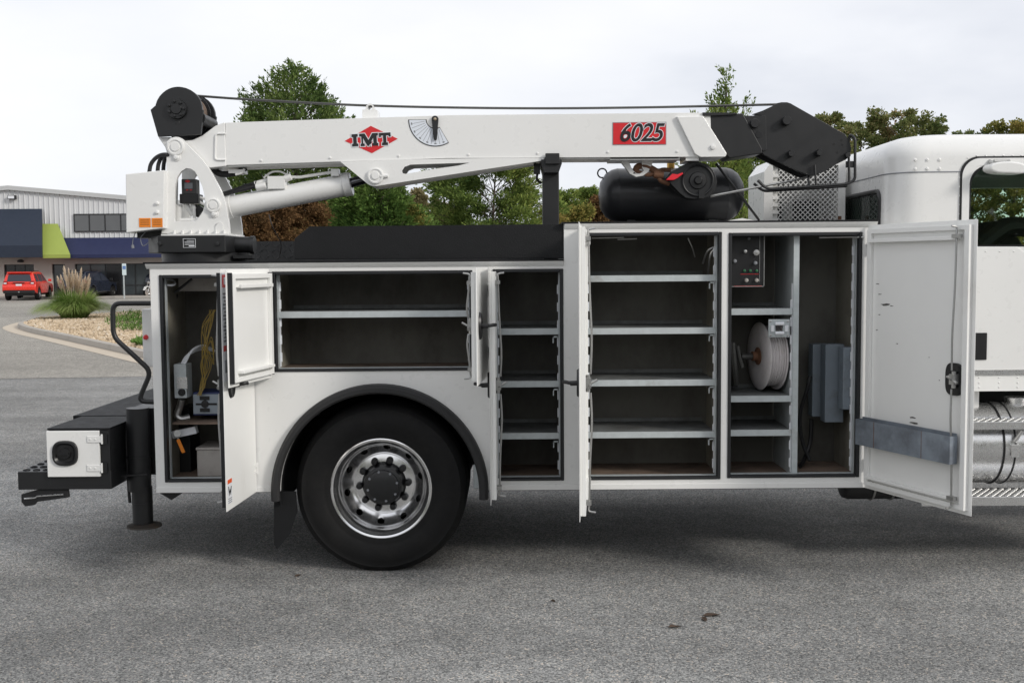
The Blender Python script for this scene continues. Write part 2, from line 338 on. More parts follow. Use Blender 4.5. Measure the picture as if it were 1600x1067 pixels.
for y in (.85, 1.45): m.box(XL-.1, 5.0, y, y+.09, .68, .93)
m.build('chassis_rails', BLACK, truck)
m = MB(); m.cyl((cx, .35, .52), (cx, 2.05, .52), .09); m.lathe([(.001, -.2), (.18, -.16), (.22, 0), (.18, .16), (.001, .2)], (cx, 1.2, .52), (0, 1, 0), 24); m.build('rear_axle', BLACK, truck)
# wheel well liner
pr = arc(cx, cz, CR+.012, 188, -8, 40); m = MB()
m.add([(p[0], .031, p[1]) for p in pr]+[(p[0], .72, p[1]) for p in pr], [(i, i+1, i+42, i+41) for i in range(40)]); ww = m.build('wheel_well', BLACKM, truck)
pb = arc(cx, cz, CR+.011, 180, 0, 30); MB().add([(p[0], .719, p[1]) for p in pb]+[(cx+.3, .719, .62), (cx-.3, .719, .62)], [tuple(range(33))]).build('inner_fender', BLACKM, truck, fix=False)
# ------------- compartments
def compartment(o, depth, ceil=0):
    a, b, c, d = o; e = .012
    m = MB(); y0, y1 = .03, depth
    A, B, C, D = a-e, b+e, c-.002, d+e
    m.add([(A, y0, C), (B, y0, C), (B, y1, C), (A, y1, C), (A, y0, D), (B, y0, D), (B, y1, D), (A, y1, D)], [(2, 3, 7, 6), (4, 5, 6, 7)])
    p = m.build('compartment', LINER, truck, fix=False)
    for xx in (A, B): MB().add([(xx, y0, C), (xx, y1, C), (xx, y1, D), (xx, y0, D)], [(0, 1, 2, 3)]).build('side_wall', WALLC, p, fix=False)
    m = MB(); m.box(A, B, y0, y1, C-.006, C); m.build('compartment_floor', FLOORM, p)
    m = MB(); s = .017; f, k = -.008, .036
    m.box(a-.003, a+s, f, k, c-.003, d+.003); m.box(b-s, b+.003, f, k, c-.003, d+.003); m.box(a+s, b-s, f, k, d-s, d+.003); m.box(a+s, b-s, f, k, c-.003, c+s*.75)
    m.build('door_seal', SEAL, p, bevel=.004)
    m = MB(); t = .004
    m.box(a+s, a+s+t, .038, .07, c+.014, d-s); m.box(b-s-t, b-s, .038, .07, c+.014, d-s); m.box(a+s, b-s, .038, .07, c+.012, c+.012+t)
    m.build('opening_lip', GALV, p)
    return p
def shelf(p, x0, x1, py, depth, pxm, lip=.038):
    z = hz(py, pxm, .06)
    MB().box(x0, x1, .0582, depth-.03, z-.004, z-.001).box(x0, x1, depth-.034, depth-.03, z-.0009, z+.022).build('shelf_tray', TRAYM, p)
    m = MB(); m.box(x0, x1, .055, .058, z-lip, z); m.box(x0, x1, .058, .07, z-lip, z-lip+.003)
    return m.build('shelf', GALV, p)
def standard(p, x, y, z0, z1, s=1):
    m = MB(); m.box(x, x+.004*s, y, y+.028, z0, z1)
    z = z0+.03
    while z < z1-.06:
        m.box(x+(.004 if s > 0 else -.004)-.002, x+.012*s, y+.002, y+.012, z, z+.055); z += .107
    return m.build('shelf_standard', LABELW, p)
C1, C2, C3, C4, C5 = [compartment(o, DEP) for o in OPEN]
for C, o in ((C2, OPEN[1]), (C3, OPEN[2]), (C4, OPEN[3])):
    standard(C, o[0]+.02, .075, o[2]+.02, o[3]-.02, 1); standard(C, o[1]-.02, .075, o[2]+.02, o[3]-.02, -1)
standard(C5, OPEN[4][1]-.02, .075, OPEN[4][2]+.02, OPEN[4][3]-.02, -1)
i = .022
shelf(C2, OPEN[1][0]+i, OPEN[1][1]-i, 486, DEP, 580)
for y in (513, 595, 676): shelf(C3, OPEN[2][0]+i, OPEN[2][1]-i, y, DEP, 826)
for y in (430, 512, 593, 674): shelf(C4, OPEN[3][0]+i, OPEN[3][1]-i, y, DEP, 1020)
xd = hx(1238, 560, .06)
m = MB(); m.box(xd, xd+.034, .05, .056, OPEN[4][2]+.002, OPEN[4][3]); m.box(xd, xd+.004, .056, DEP-.02, OPEN[4][2]+.002, OPEN[4][3]); dv = m.build('divider_panel', GALV, C5)
standard(C5, xd-.001, .06, OPEN[4][2]+.02, OPEN[4][3]-.3, -1)
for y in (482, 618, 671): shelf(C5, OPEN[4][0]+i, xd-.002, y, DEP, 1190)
# small shelf clips
for C, o, ys in ((C3, OPEN[2], (524, 606, 687)), (C4, OPEN[3], (441, 523, 604, 685))):
    for y in ys:
        z = hz(y, 900, .07); m = MB(); m.box(o[1]-.06, o[1]-.03, .06, .075, z-.012, z-.004); m.box(o[1]-.06, o[1]-.054, .06, .075, z-.045, z-.004); m.build('shelf_clip', GALV, C)
# looped grey cables hanging in the tall compartment
m = MB(); m.tube(smooth_line([at(1075, 372, .3), at(1082, 388, .3), at(1086, 402, .32)]), .004); m.tube(smooth_line([at(1121, 384, .1), at(1106, 392, .12), at(1098, 412, .2)]), .006); m.tube(smooth_line([at(1120, 386, .1), at(1110, 398, .12), at(1106, 430, .2)]), .006)
m.build('loose_cable', STEEL, C4)
m = MB()
for k, y in enumerate((372, 374)): m.tube([at(925+40*k, y, .12), at(975+20*k, y-1, .12)], .005)
m.build('conduit', STEEL, C4)

# ------------- contents of the rear compartment
p = at(282, 595, .12); q = at(271, 569, .12); r = at(292, 622, .12)
m = MB(); m.box(q.x, r.x, .12, .24, r.z, q.z); eb = m.build('switch_box', GALV, C1, bevel=.004)
m = MB(); s0 = at(284, 598, .12)
m.box(s0.x-.03, s0.x+.035, .115, .12, s0.z-.035, s0.z+.035); m.build('outlet', ALUD, eb)
m = MB(); k = at(284, 613, .12); m.lathe([(.001, -.012), (.02, -.012), (.024, 0)], (k.x, .12, k.z), (0, 1, 0), 16); m.build('knob', INK, eb)
m = MB(); m.tube(smooth_line([at(284, 623, .18), at(281, 636, .2), at(277, 648, .2), at(283, 654, .2), at(296, 652, .22)]), .022, 10); m.build('flexible_conduit', STEEL, C1)
m = MB()
for k in range(3): m.tube(smooth_line([at(284+k*2, 569, .16), at(292+k*4, 556-k*4, .2), at(312+k*3, 546-k*3, .3), at(335, 548, .4)]), .008, 8)
m.build('conduit', LABELW, C1)
m = MB(); rnd = random.Random(3)
for k in range(9):
    o = [rnd.uniform(-6, 6) for _ in range(6)]
    m.tube(smooth_line([at(333+o[0], 484, .2), at(323+o[1]*1.3, 512, .2), at(320+o[2], 545, .18), at(322+o[3]*1.6, 570, .18), at(315+o[4], 600, .18), at(311+o[5]*.5, 618, .16)]), .0028, 6)
for k in range(4):
    o = rnd.uniform(-5, 5); m.tube(smooth_line([at(322+o, 545+o, .18), at(334, 560+o*2, .19), at(330, 530+o, .2), at(321, 552, .2)]), .0026, 6)
m.build('wire_bundle', YELLOW, C1)
GREYF = mat('grey_face_plate', (.30, .34, .38), .5)
a, b = at(301, 616, .2), at(340, 646, .2)
m = MB(); m.box(a.x, b.x+.02, .2, .42, b.z-.012, a.z+.012); iv = m.build('power_inverter', BLUEP, C1, bevel=.006)
m = MB(); m.box(a.x+.004, b.x+.016, .194, .2, b.z, a.z); m.build('face_plate', GREYF, iv)
m = MB(); c = (a+b)/2
m.box(c.x-.03, c.x+.03, .188, .194, a.z-.035, a.z-.012); m.box(c.x-.03, c.x+.03, .188, .194, b.z+.012, b.z+.035); m.box(a.x+.02, b.x, .190, .194, c.z-.006, c.z+.006); m.lathe([(.001, -.01), (.022, -.008), (.024, 0)], (c.x, .194, c.z), (0, 1, 0), 14); m.build('sockets', INK, iv)
z = hz(660, 300, .1); m = MB(); m.box(OPEN[0][0]+.02, OPEN[0][1]-.02, .1, DEP-.02, z-.012, z); m.build('shelf', FLOORM, C1)
z = hz(455, 300, .3); m = MB(); m.box(OPEN[0][0]+.02, OPEN[0][1]-.02, .3, .32, z, OPEN[0][3]-.02); m.build('cross_panel', BOXM, C1)
m = MB(T=Matrix.Translation(at(286, 676, .15)) @ Matrix.Rotation(R(-12), 4, 'Y')); m.box(-.07, .08, 0, .05, -.022, .022); m.build('valve_bracket', LABELW, C1)
m = MB(); m.cyl(at(277, 677, .1), at(277, 677, .2), .022, 12); m.tube([at(277, 680, .11), at(279, 690, .11)], .006); vb = m.build('valve', STEEL, C1)
m = MB(T=Matrix.Translation(at(282, 697, .1)) @ Matrix.Rotation(R(-22), 4, 'Y')); m.box(-.011, .011, 0, .012, -.045, .045); m.build('valve_handle', ORANGE, vb, bevel=.004)
m = MB(); c = at(263, 441, .12); m.lathe([(.035, 0), (.045, -.006), (.045, .006), (.035, .004)], c, (.3, -.35, 1), 20); m.build('cable_ring', LABELW, C1)
m = MB(); m.tube(smooth_line([at(260, 450, .2), at(261, 500, .25), at(264, 560, .3), at(262, 640, .3)]), .012); m.tube(smooth_line([at(276, 460, .36), at(268, 500, .4), at(272, 560, .44)]), .01); m.tube([at(272, 458, .2), at(300, 436, .2)], .008); m.build('hanging_cable', HOSE, C1)
# ------------- contents of the front compartment
a, b = at(1143, 366, .1), at(1194, 448, .1)
m = MB(); m.box(a.x, b.x, .1, .3, b.z, a.z); cp = m.build('control_panel', INK, C5, bevel=.004)
m = MB(); t = .004; m.box(a.x, b.x, .096, .1, b.z, b.z+t); m.box(b.x-t, b.x, .096, .1, b.z, a.z); m.box(b.x-.03, b.x-.03+.002, .097, .1, b.z+.03, a.z); m.build('panel_trim', STEEL, cp)
for x, y, rr, mm in ((1164, 393, .012, STEEL), (1181, 395, .022, STEEL), (1166, 438, .013, BOXM), (1182, 438, .013, BOXM), (1180, 411, .012, INKG), (1148, 408, .012, INKG), (1170, 373, .008, INKG)):
    c = at(x, y, .1); MB().lathe([(.001, -.02), (rr*.8, -.018), (rr, 0)], c, (0, 1, 0), 18).build('gauge' if rr > .02 else 'knob', mm, cp)
GREENL = mat('green_lens', (.02, .12, .05), .3)
for x in (1163, 1172, 1182):
    c = at(x, 423, .1); MB().lathe([(.001, -.012), (.008, -.01), (.009, 0)], c, (0, 1, 0), 12).build('indicator_lens', GREENL, cp)
m = MB(); c = at(1157, 428.5, .1); m.box(c.x, c.x+.11, .098, .1, c.z-.001, c.z+.001); m.box(c.x-.04, c.x+.13, .098, .1, c.z-.075, c.z-.071); m.build('red_stripe', RED, cp)
# hose reel
rc_ = at(1199, 556, .29); ax = Vector((1, .14, 0)).normalized(); rr = .212
hr = empty('hose_reel', rc_, parent=truck)
for s in (-1, 1):
    m = MB(); m.lathe([(.05, .0), (.11, -.012), (.17, -.006), (rr-.006, 0), (rr, .005), (rr-.004, .011), (.17, .004), (.11, -.004), (.05, .006)] if s < 0 else [(.05, .0), (.11, .012), (.17, .006), (rr-.006, 0), (rr, -.005), (rr-.004, -.011), (.17, -.004), (.05, -.006)], rc_+ax*(.058*s), ax, 48); m.build('reel_flange', HOSEW, hr)
m = MB(); prof = [(.06, -.052)]+[(.185+.004*math.sin(k*1.7), -.052+.104*k/24) for k in range(25)]+[(.06, .052)]; m.lathe(prof, rc_, ax, 40); m.build('wound_hose', HOSEW, hr)
m = MB(); m.lathe([(.001, -.10), (.03, -.10), (.03, -.07), (.055, -.066), (.055, 0)], rc_, ax, 20); m.build('hub', RUST, hr)
m = MB(); m.tube([rc_-ax*.1, rc_-ax*.17], .02, 10); m.tube(smooth_line([at(1152, 540, .2), at(1156, 560, .2), at(1160, 574, .2)]), .012, 8); m.tube(smooth_line([at(1144, 535, .2), at(1147, 570, .2), at(1150, 600, .25)]), .02, 8); m.build('swivel_pipe', DARKST, hr)
m = MB(); m.box(rc_.x-.2, rc_.x-.17, .36, .5, hz(612, 1190, .1), rc_.z+.05); m.build('reel_stand', BLACK, hr)
a, b = at(1201, 499, .055), at(1234, 527, .055)
m = MB(); w, h = b.x-a.x, a.z-b.z
plate('roller_frame', [[(a.x, b.z), (b.x, b.z), (b.x, a.z), (a.x, a.z)], [(a.x+w*.33, b.z+h*.33), (b.x-w*.33, b.z+h*.33), (b.x-w*.33, a.z-h*.33), (a.x+w*.33, a.z-h*.33)]], .055, .068, GALV, hr, bevel=.004)
c = (a+b)/2
for s in (-1, 1):
    MB().cyl((c.x-w*.2, .046, c.z+s*h*.26), (c.x+w*.2, .046, c.z+s*h*.26), .011, 12).build('guide_roller', LABELW, hr)
    MB().cyl((c.x+s*w*.33, .046, c.z-h*.17), (c.x+s*w*.33, .046, c.z+h*.17), .011, 12).build('guide_roller', LABELW, hr)
    for q in (-1, 1): MB().lathe([(.001, -.006), (.006, -.004), (.007, 0)], (c.x+s*w*.4, .055, c.z+q*h*.38), (0, 1, 0), 10).build('bolt', STEEL, hr)
# grey boxes on the front wall of that compartment
for x0, x1, y0, y1, Y in ((1270, 1296, 538, 651, .34), (1290, 1318, 538, 660, .22), (1318, 1337, 543, 640, .10)):
    a, b = at(x0, y0, Y), at(x1, y1, Y); MB().box(a.x, b.x, Y, Y+.1, b.z, a.z).build('equipment_box', GREYP, C5, bevel=.006)
m = MB(); m.tube(smooth_line([at(1266, 588, .3), at(1262, 605, .3), at(1250, 650, .35), at(1254, 690, .35), at(1266, 720, .3)]), .012); m.tube(smooth_line([at(1268, 655, .4), at(1266, 690, .4), at(1258, 715, .35), at(1250, 728, .25)]), .014); m.build('hanging_cable', HOSE, C5)
m = MB(); m.tube([at(1280, 371, .04), at(1330, 370, .03), at(1350, 371, -.01)], .007, 8); m.build('gas_strut', STEEL, C5)

# ------------- compartment doors
def door(hpx, side, w, z0, z1, ang, rods=True, handle=.5, hy=-.012, gasket=False):
    hxx = hx(hpx, 580); th = R(ang); c, s = math.cos(th), math.sin(th)
    u = Vector((c, -s)) if side == 'L' else Vector((-c, -s)); n = Vector((-s, -c)) if side == 'L' else Vector((s, -c))
    T = Matrix(((u.x, n.x, 0, hxx), (u.y, n.y, 0, hy), (0, 0, 1, 0), (0, 0, 0, 1)))
    m = MB(T); m.box(0, w, -.004, 0, z0, z1); f = -.034; e = .026; k = .034
    m.box(e, w-e, -.014, -.0042, z0+e, z1-e)
    m.box(e, e+k, f, -.0142, z0+e, z1-e); m.box(w-e-k, w-e, f, -.0142, z0+e, z1-e); m.box(e+k, w-e-k, f, -.0142, z1-e-k*.8, z1-e); m.box(e+k, w-e-k, f, -.0142, z0+e, z0+e+k*.8)
    d = m.build('compartment_door', CREAM, truck, bevel=.003)
    m = MB(T); m.box(e+k-.01, w-e-k-.04, -.05, -.034, z1-.105, z1-.085); m.box(e+k+.02, w-e-k-.04, -.042, -.0142, z1-.103, z1-.098); m.build('stiffener', CREAM, d, bevel=.002)
    m = MB(T); m.box(e+k-.01, w-e-k-.04, -.05, -.0142, z0+.07, z0+.085); m.build('stiffener', CREAM, d, bevel=.002)
    if gasket:
        MB(T).box(e-.008, e-.002, -.03, -.0042, z0+e-.006, z1-e+.006).build('edge_gasket', SEAL, d); MB(T).box(w-e+.002, w-e+.010, -.03, -.0042, z0+e-.006, z1-e+.006).build('edge_gasket', SEAL, d)
    zh = z0+(z1-z0)*handle; uh = w-.12
    # handle: oval black cup with folding lever
    m = MB(T); n_ = 28
    o1 = [(uh+.05*math.cos(2*math.pi*i/n_)*(1 if abs(math.cos(2*math.pi*i/n_)) > .3 else 1), zh+.078*math.sin(2*math.pi*i/n_)) for i in range(n_)]
    m.add([(a, 0.001, b) for a, b in o1]+[(uh+(a-uh)*.86, .014, zh+(b-zh)*.9) for a, b in o1]+[(uh+(a-uh)*.6, .006, zh+(b-zh)*.7) for a, b in o1],
          [(i, (i+1) % n_, n_+(i+1) % n_, n_+i) for i in range(n_)]+[(n_+i, n_+(i+1) % n_, 2*n_+(i+1) % n_, 2*n_+i) for i in range(n_)]+[tuple(range(2*n_, 3*n_))])
    m.tube([(uh, .004, zh), (uh, .05, zh-.002)], .014, 10); m.tube(smooth_line([Vector((uh, .05, zh)), Vector((uh-.01, .075, zh+.004)), Vector((uh-.03, .088, zh+.004))]), [.010]*17, 8)
    m.build('door_handle', INK, d)
    for zz in (z0+.14, z1-.14):
        m = MB(T); m.box(-.05, .045, -.0005, .005, zz-.028, zz-.010); m.box(-.05, .045, -.0005, .005, zz+.010, zz+.028); m.tube([(0, .005, zz-.036), (0, .005, zz+.036)], .0065, 8); m.build('hinge', WHITE, d)
    if rods:
        ur = w-.1
        m = MB(T); m.box(ur-.03, ur+.045, -.024, -.0142, zh-.07, zh+.07); m.box(ur-.018, ur+.018, -.062, -.024, zh-.026, zh+.03); m.tube([(ur, -.045, zh-.045), (ur, -.045, zh+.045)], .012, 10); m.tube([(ur-.03, -.055, zh+.015), (ur+.03, -.055, zh-.015)], .009, 8); m.tube([(ur, -.06, zh), (ur, -.095, zh+.02)], .006, 8); m.build('latch', STEEL, d)
        for s_, ze in ((1, z1-.05), (-1, z0+.05)):
            m = MB(T); za = zh+s_*.05
            m.tube(smooth_line([Vector((ur, -.06, za)), Vector((ur+.004, -.066, za+(ze-za)*.25)), Vector((ur+.006, -.056, za+(ze-za)*.6)), Vector((ur+.004, -.05, ze-s_*.02)), Vector((ur+.004, -.05, ze+s_*.01)), Vector((ur+.004, -.085, ze+s_*.018))], 6), .0055, 8)
            m.box(ur-.02, ur+.03, -.062, -.034, ze-s_*.035-.01, ze-s_*.035+.01); m.build('latch_rod', STEEL, d)
    return d, T
zlo, zhiL, zhiR = hz(765), hz(419, 560), hz(354, 1100)
dA, TA = door(398, 'R', .555, zlo+.004, zhiL, 86, handle=.52, gasket=True)
dB1, TB1 = door(424, 'L', .59, hz(588, 580), zhiL, 100.5, rods=False, handle=.45, gasket=True)
dB2, TB2 = door(763, 'R', .59, hz(588, 580), zhiL, 85.5, handle=.5)
dC, TC = door(768, 'L', .42, zlo, zhiL, 90.5, handle=.50)
dD, TD = door(910, 'L', .84, zlo, zhiR, 95, handle=.46)
dE, TE = door(1353, 'R', .835, zlo, zhiR, 112.5, handle=.46)
dA['label'] = 'narrow rear compartment door with warning stickers'; dE['label'] = 'wide front door with grey steel tray across its inner face'
def decal(T, name, u0, u1, z0, z1, m, parent, n=.0015):
    return MB(T).box(u0, u1, n-.001, n, z0, z1).build(name, m, parent)
# stickers of the rear door
zt = zhiL; w = .555
decal(TA, 'sticker', w-.10, w-.005, zt-.62, zt-.02, LABELW, dA)
decal(TA, 'sticker_header', w-.095, w-.015, zt-.10, zt-.03, RED, dA, .0025)
decal(TA, 'sticker_symbol', w-.075, w-.04, zt-.085, zt-.045, LABELW, dA, .0035)
m = MB(TA)
for k in range(14): m.box(w-.09, w-.02-(.02 if k % 3 == 2 else 0), .0016, .0025, zt-.13-k*.02-.009, zt-.13-k*.02)
m.build('sticker_text', INKG, dA)
decal(TA, 'sticker_block', w-.09, w-.015, zt-.45, zt-.42, RED, dA, .0025); decal(TA, 'sticker_block', w-.08, w-.03, zt-.57, zt-.50, INKG, dA, .0025)
zb = zlo+.01
decal(TA, 'sticker', w-.095, w-.02, zb+.03, zb+.17, LABELW, dA); decal(TA, 'sticker_header', w-.093, w-.022, zb+.145, zb+.168, mat('orange_header', (.75, .10, .02), .4), dA, .0025)
m = MB(TA); m.prism([(w-.085, zb+.125), (w-.075, zb+.125), (w-.068, zb+.095), (w-.058, zb+.118), (w-.048, zb+.095), (w-.038, zb+.13), (w-.03, zb+.13), (w-.044, zb+.075), (w-.058, zb+.1), (w-.07, zb+.075)], .0016, .0028); m.build('sticker_symbol', INK, dA)
m = MB(TA)
for k in range(3): m.box(w-.088, w-.028, .0016, .0025, zb+.062-k*.011-.004, zb+.062-k*.011)
m.build('sticker_text', INKG, dA)
# steel tray across the front door
z0, z1 = hz(691, 1350), hz(652, 1350); m = MB(TE)
m.box(.012, .76, -.088, -.084, z0, z1); m.box(.012, .76, -.084, -.036, z0, z0+.003); m.box(.757, .760, -.084, -.036, z0+.003, z1); m.box(.012, .015, -.084, -.036, z0+.003, z1); m.box(.015, .757, -.0395, -.0365, z0+.003, z1+.012)
TRAY = mat('weathered_zinc_tray', (.27, .31, .36), .5, metal=.4, var=.25, scale=9, dirt=(.12, .13, .15), dscale=4, damt=.7, dpos=(.42, .62), bump=.03)
tr = m.build('door_tray', TRAY, dE)
m = MB(TE); m.box(.17, .173, -.0895, -.0881, z0, z1); m.box(.55, .552, -.0895, -.0881, z0, z1); m.build('tray_seam', RUST, dE)
# cup back of the handle on the inner face of the front door
zc = zlo+(zhiR-zlo)*.46
m = MB(TE); o1 = [(.835-.12+.062*math.copysign(abs(math.cos(t))**.6, math.cos(t)), zc+.088*math.copysign(abs(math.sin(t))**.6, math.sin(t))) for t in [2*math.pi*i/32 for i in range(32)]]
m.prism(o1, -.028, -.0145); m.build('latch_cup', INK, dE, bevel=.004)
SCUFF = mat('scuff_mark', (.10, .095, .09), .6, var=.4, scale=60)
rnd = random.Random(5)
for u_, z_, l in ((.10, 1.74, .03), (.12, 1.68, .035), (.17, 1.62, .09), (.22, 1.615, .03), (.12, 1.56, .02), (.27, 1.40, .025), (.10, 1.47, .025), (.40, .99, .06), (.41, .96, .07), (.44, .83, .012), (.52, 1.34, .01), (.6, 1.22, .012)):
    n_ = 9; m = MB(TE); pts = []
    for i in range(n_):
        t = 2*math.pi*i/n_; k = rnd.uniform(.55, 1.1); pts.append((u_+l*.5*k*math.cos(t), z_+max(.003, l*.10)*k*math.sin(t)))
    m.prism(pts, -.0148, -.0143); m.build('scuff', SCUFF, dE)

# ------------- wheels
def wheel(y, side):
    w = empty('wheel', (cx, y, 0), parent=truck); T = None; s = side
    O = (cx, y, .515); A = (0, s, 0)
    tp = [(.296, .04), (.304, .016), (.318, .006), (.34, .010), (.352, .004), (.40, -.006), (.45, -.004), (.478, .006), (.484, .004), (.498, .016), (.514, .032), (.523, .05), (.526, .075), (.526, .095), (.51, .098), (.51, .106), (.526, .109), (.526, .14), (.51, .143), (.51, .151), (.526, .154), (.526, .185), (.51, .188), (.51, .196), (.526, .199), (.526, .225), (.514, .25), (.48, .272), (.42, .282), (.34, .275), (.298, .25)]
    MB().lathe(tp, O, A, 72).build('tyre', RUBBER, w, ang=50)
    rp = [(.309, .006), (.303, .002), (.292, .006), (.288, .016), (.278, .03), (.268, .05), (.262, .078), (.262, .10), (.258, .118), (.244, .14), (.222, .163), (.202, .176), (.19, .18), (.188, .172), (.184, .170), (.10, .170), (.10, .184), (.19, .196), (.21, .19), (.236, .172), (.262, .15), (.284, .11), (.290, .05), (.306, .03), (.312, .012), (.309, .006)]
    rim = MB().lathe(rp, O, A, 80).build('rim', ALU, w, ang=28)
    if s > 0 and y < .2:
        m = MB()
        for k in range(10):
            a = 2*math.pi*(k+.35)/10; d = Vector((math.cos(a), 0, math.sin(a))); nrm = (d*.62+Vector((0, s, 0))*.78)
            c = Vector(O)+d*.234+Vector((0, s*.152, 0)); m.tube([c-nrm*.06, c+nrm*.07], .0225, 20)
        cut = m.build('cutter', INK); b = rim.modifiers.new('b', 'BOOLEAN'); b.object = cut; b.operation = 'DIFFERENCE'; b.solver = 'EXACT'
        dg = bpy.context.evaluated_depsgraph_get(); me = bpy.data.meshes.new_from_object(rim.evaluated_get(dg)); rim.modifiers.clear(); rim.data = me; bpy.data.objects.remove(cut)
        rim.data.set_sharp_from_angle(angle=R(28))
    MB().lathe([(.001, .205), (.24, .205), (.25, .26)], O, A, 32).build('brake_drum', BLACK, w)
    if s > 0 and y < .2:
        MB().lathe([(.14, .172), (.128, .16), (.122, .13), (.118, .10), (.10, .092), (.098, .075), (.085, .068), (.03, .062), (.001, .061)], O, A, 40).build('hub_cap', BLACK, w, bevel=0)
        for k in range(10):
            a = 2*math.pi*(k+.1)/10; p = Vector(O)+Vector((math.cos(a)*.152, 0, math.sin(a)*.152)); MB().lathe([(.001, .125), (.016, .127), (.021, .135), (.023, .170)], p, A, 14).build('lug_nut', BLACK, w)
        for k in range(8):
            a = 2*math.pi*(k+.3)/8; p = Vector(O)+Vector((math.cos(a)*.092, 0, math.sin(a)*.092)); MB().lathe([(.001, .066), (.008, .067), (.009, .078)], p, A, 6).build('cap_bolt', INKG, w)
    return w
wheel(.045, 1); wheel(.66, -1)
wheel(2.36-.045, -1); wheel(2.36-.66, 1)
# wheel arch flare and mud flap
fl = arc(cx, cz, .656, 183, -3, 48); fi = arc(cx, cz, .602, -3, 183, 48)
m = MB(); n_ = 49; secs = [(.602, -.01), (.60, -.045), (.612, -.062), (.635, -.062), (.652, -.04), (.657, -.001)]
vs_ = []; fs_ = []
for i in range(n_):
    a = R(184-188*i/48)
    for r_, y_ in secs: vs_.append((cx+r_*math.cos(a), y_, cz+r_*math.sin(a)))
for i in range(n_-1):
    for k in range(len(secs)-1): fs_.append((i*6+k, i*6+k+1, (i+1)*6+k+1, (i+1)*6+k))
fs_ += [tuple(range(6)), tuple(range((n_-1)*6, n_*6))]
m.add(vs_, fs_).build('wheel_arch_flare', mat('rubber_flare', (.018, .018, .019), .6, var=.2, bump=.05), truck, ang=25)
m = MB(); q = pxpoly([(428, 768), (462, 768), (464, 800), (452, 835), (433, 858), (428, 850)], .06); m.add([(a, .06+.02*k, b) for k in (0, 1) for a, b in q], [tuple(range(6)), tuple(range(11, 5, -1))]+[(i, (i+1) % 6, 6+(i+1) % 6, 6+i) for i in range(6)])
m.build('mud_flap', BLACKM, truck)
m = MB(); q = at(745, 740, .12); m.box(q.x-.02, q.x+.02, .1, .14, q.z-.09, q.z+.06); m.build('fender_bracket', GALV, truck, bevel=.008)

# ------------- black upper panel, boom rest
Y0 = .01
plate('upper_side_panel', [pxpoly([(460, 405), (460, 373), (484, 354), (881, 350.5), (881, 404)], Y0)], Y0, Y0+.05, BLACKM, truck, bevel=.003)
a, b = at(848, 349, .34), at(873, 258, .34)
m = MB(); m.box(a.x, b.x, .30, .44, ZT1+.012, b.z); br = m.build('boom_rest', BLACK, truck, bevel=.008)
a, b = at(845, 268, .3), at(877, 251, .3); m = MB(); m.prism([(at(849, 272, .3).x, at(849, 272, .3).z), (at(872, 272, .3).x, at(872, 272, .3).z), (b.x, at(877, 258, .3).z), (b.x, b.z), (a.x, b.z), (a.x, at(845, 258, .3).z)], .22, .52); m.build('saddle', BLACK, br, bevel=.004)
a, b = at(852, 252, .22), at(874, 240, .22); m = MB(); m.box(a.x, b.x, .20, .232, a.z-.02, b.z); m.build('saddle_lip', BLACK, br, bevel=.004)
m = MB(); m.box(hx(834, 265, .36), hx(844, 265, .36), .34, .40, hz(272, 838, .36), hz(256, 838, .36)); m.tube(smooth_line([at(840, 270, .36), at(839, 280, .36), at(846, 287, .36)]), .008); m.build('limit_switch', INK, br)

# ------------- rear deck, toolbox, outrigger, grab rail
a, b = at(74, 669, -.005), at(173, 762, -.005)
xb0, xb1 = a.x, b.x; zt_, zb_ = a.z, b.z
m = MB(); m.box(xb0+.004, xb1, 0, .52, zb_+.012, zt_-.012); bm_ = m.build('rear_toolbox', BLACK, truck, bevel=.004)
m = MB(); m.box(xb0-.002, xb1+.004, -.006, .52, zt_-.012, zt_); m.build('toolbox_lid', BLACKM, bm_, bevel=.003)
m = MB(); m.box(xb0-.06, XL-.03, .525, 2.3, zt_-.02, zt_+.004); m.build('rear_workbench', BLACKM, truck, bevel=.004)
m = MB(); m.box(xb0+.02, XL-.03, .53, 2.28, zb_+.02, zt_-.022); m.build('workbench_cabinet', BLACK, truck)
a, b = at(27, 737, 0), at(175, 764, 0)
m = MB(); m.box(a.x, b.x-.003, .001, 2.3, b.z, a.z); st = m.build('rear_step', BLACK, truck, bevel=.005)
m = MB()
for i in range(3):
    for k in range(22):
        m.lathe([(.022, 0), (.02, .006), (.013, .007), (.011, .0005)], (a.x+.035+i*.06, .05+k*.1, a.z), (0, 0, 1), 12)
tag(m.build('grip_buttons', BLACKM, st), kind='stuff')
a, b = at(73, 673, -.01), at(158, 744, -.01)
m = MB(); m.box(a.x, b.x, -.022, -.004, b.z, a.z); td = m.build('toolbox_door', WHITE, truck, bevel=.004)
c = at(102, 708, -.022); n_ = 32
o1 = [(c.x+.078*math.copysign(abs(math.cos(t))**.7, math.cos(t)), c.z+.077*math.copysign(abs(math.sin(t))**.7, math.sin(t))) for t in [2*math.pi*i/n_ for i in range(n_)]]
m = MB(); m.add([(x, -.022, z) for x, z in o1]+[(c.x+(x-c.x)*.95, -.036, c.z+(z-c.z)*.95) for x, z in o1]+[(c.x+(x-c.x)*.82, -.038, c.z+(z-c.z)*.82) for x, z in o1]+[(c.x+(x-c.x)*.66, -.024, c.z+(z-c.z)*.66) for x, z in o1],
    [(j*n_+i, j*n_+(i+1) % n_, (j+1)*n_+(i+1) % n_, (j+1)*n_+i) for j in range(3) for i in range(n_)]+[tuple(range(3*n_, 4*n_))])
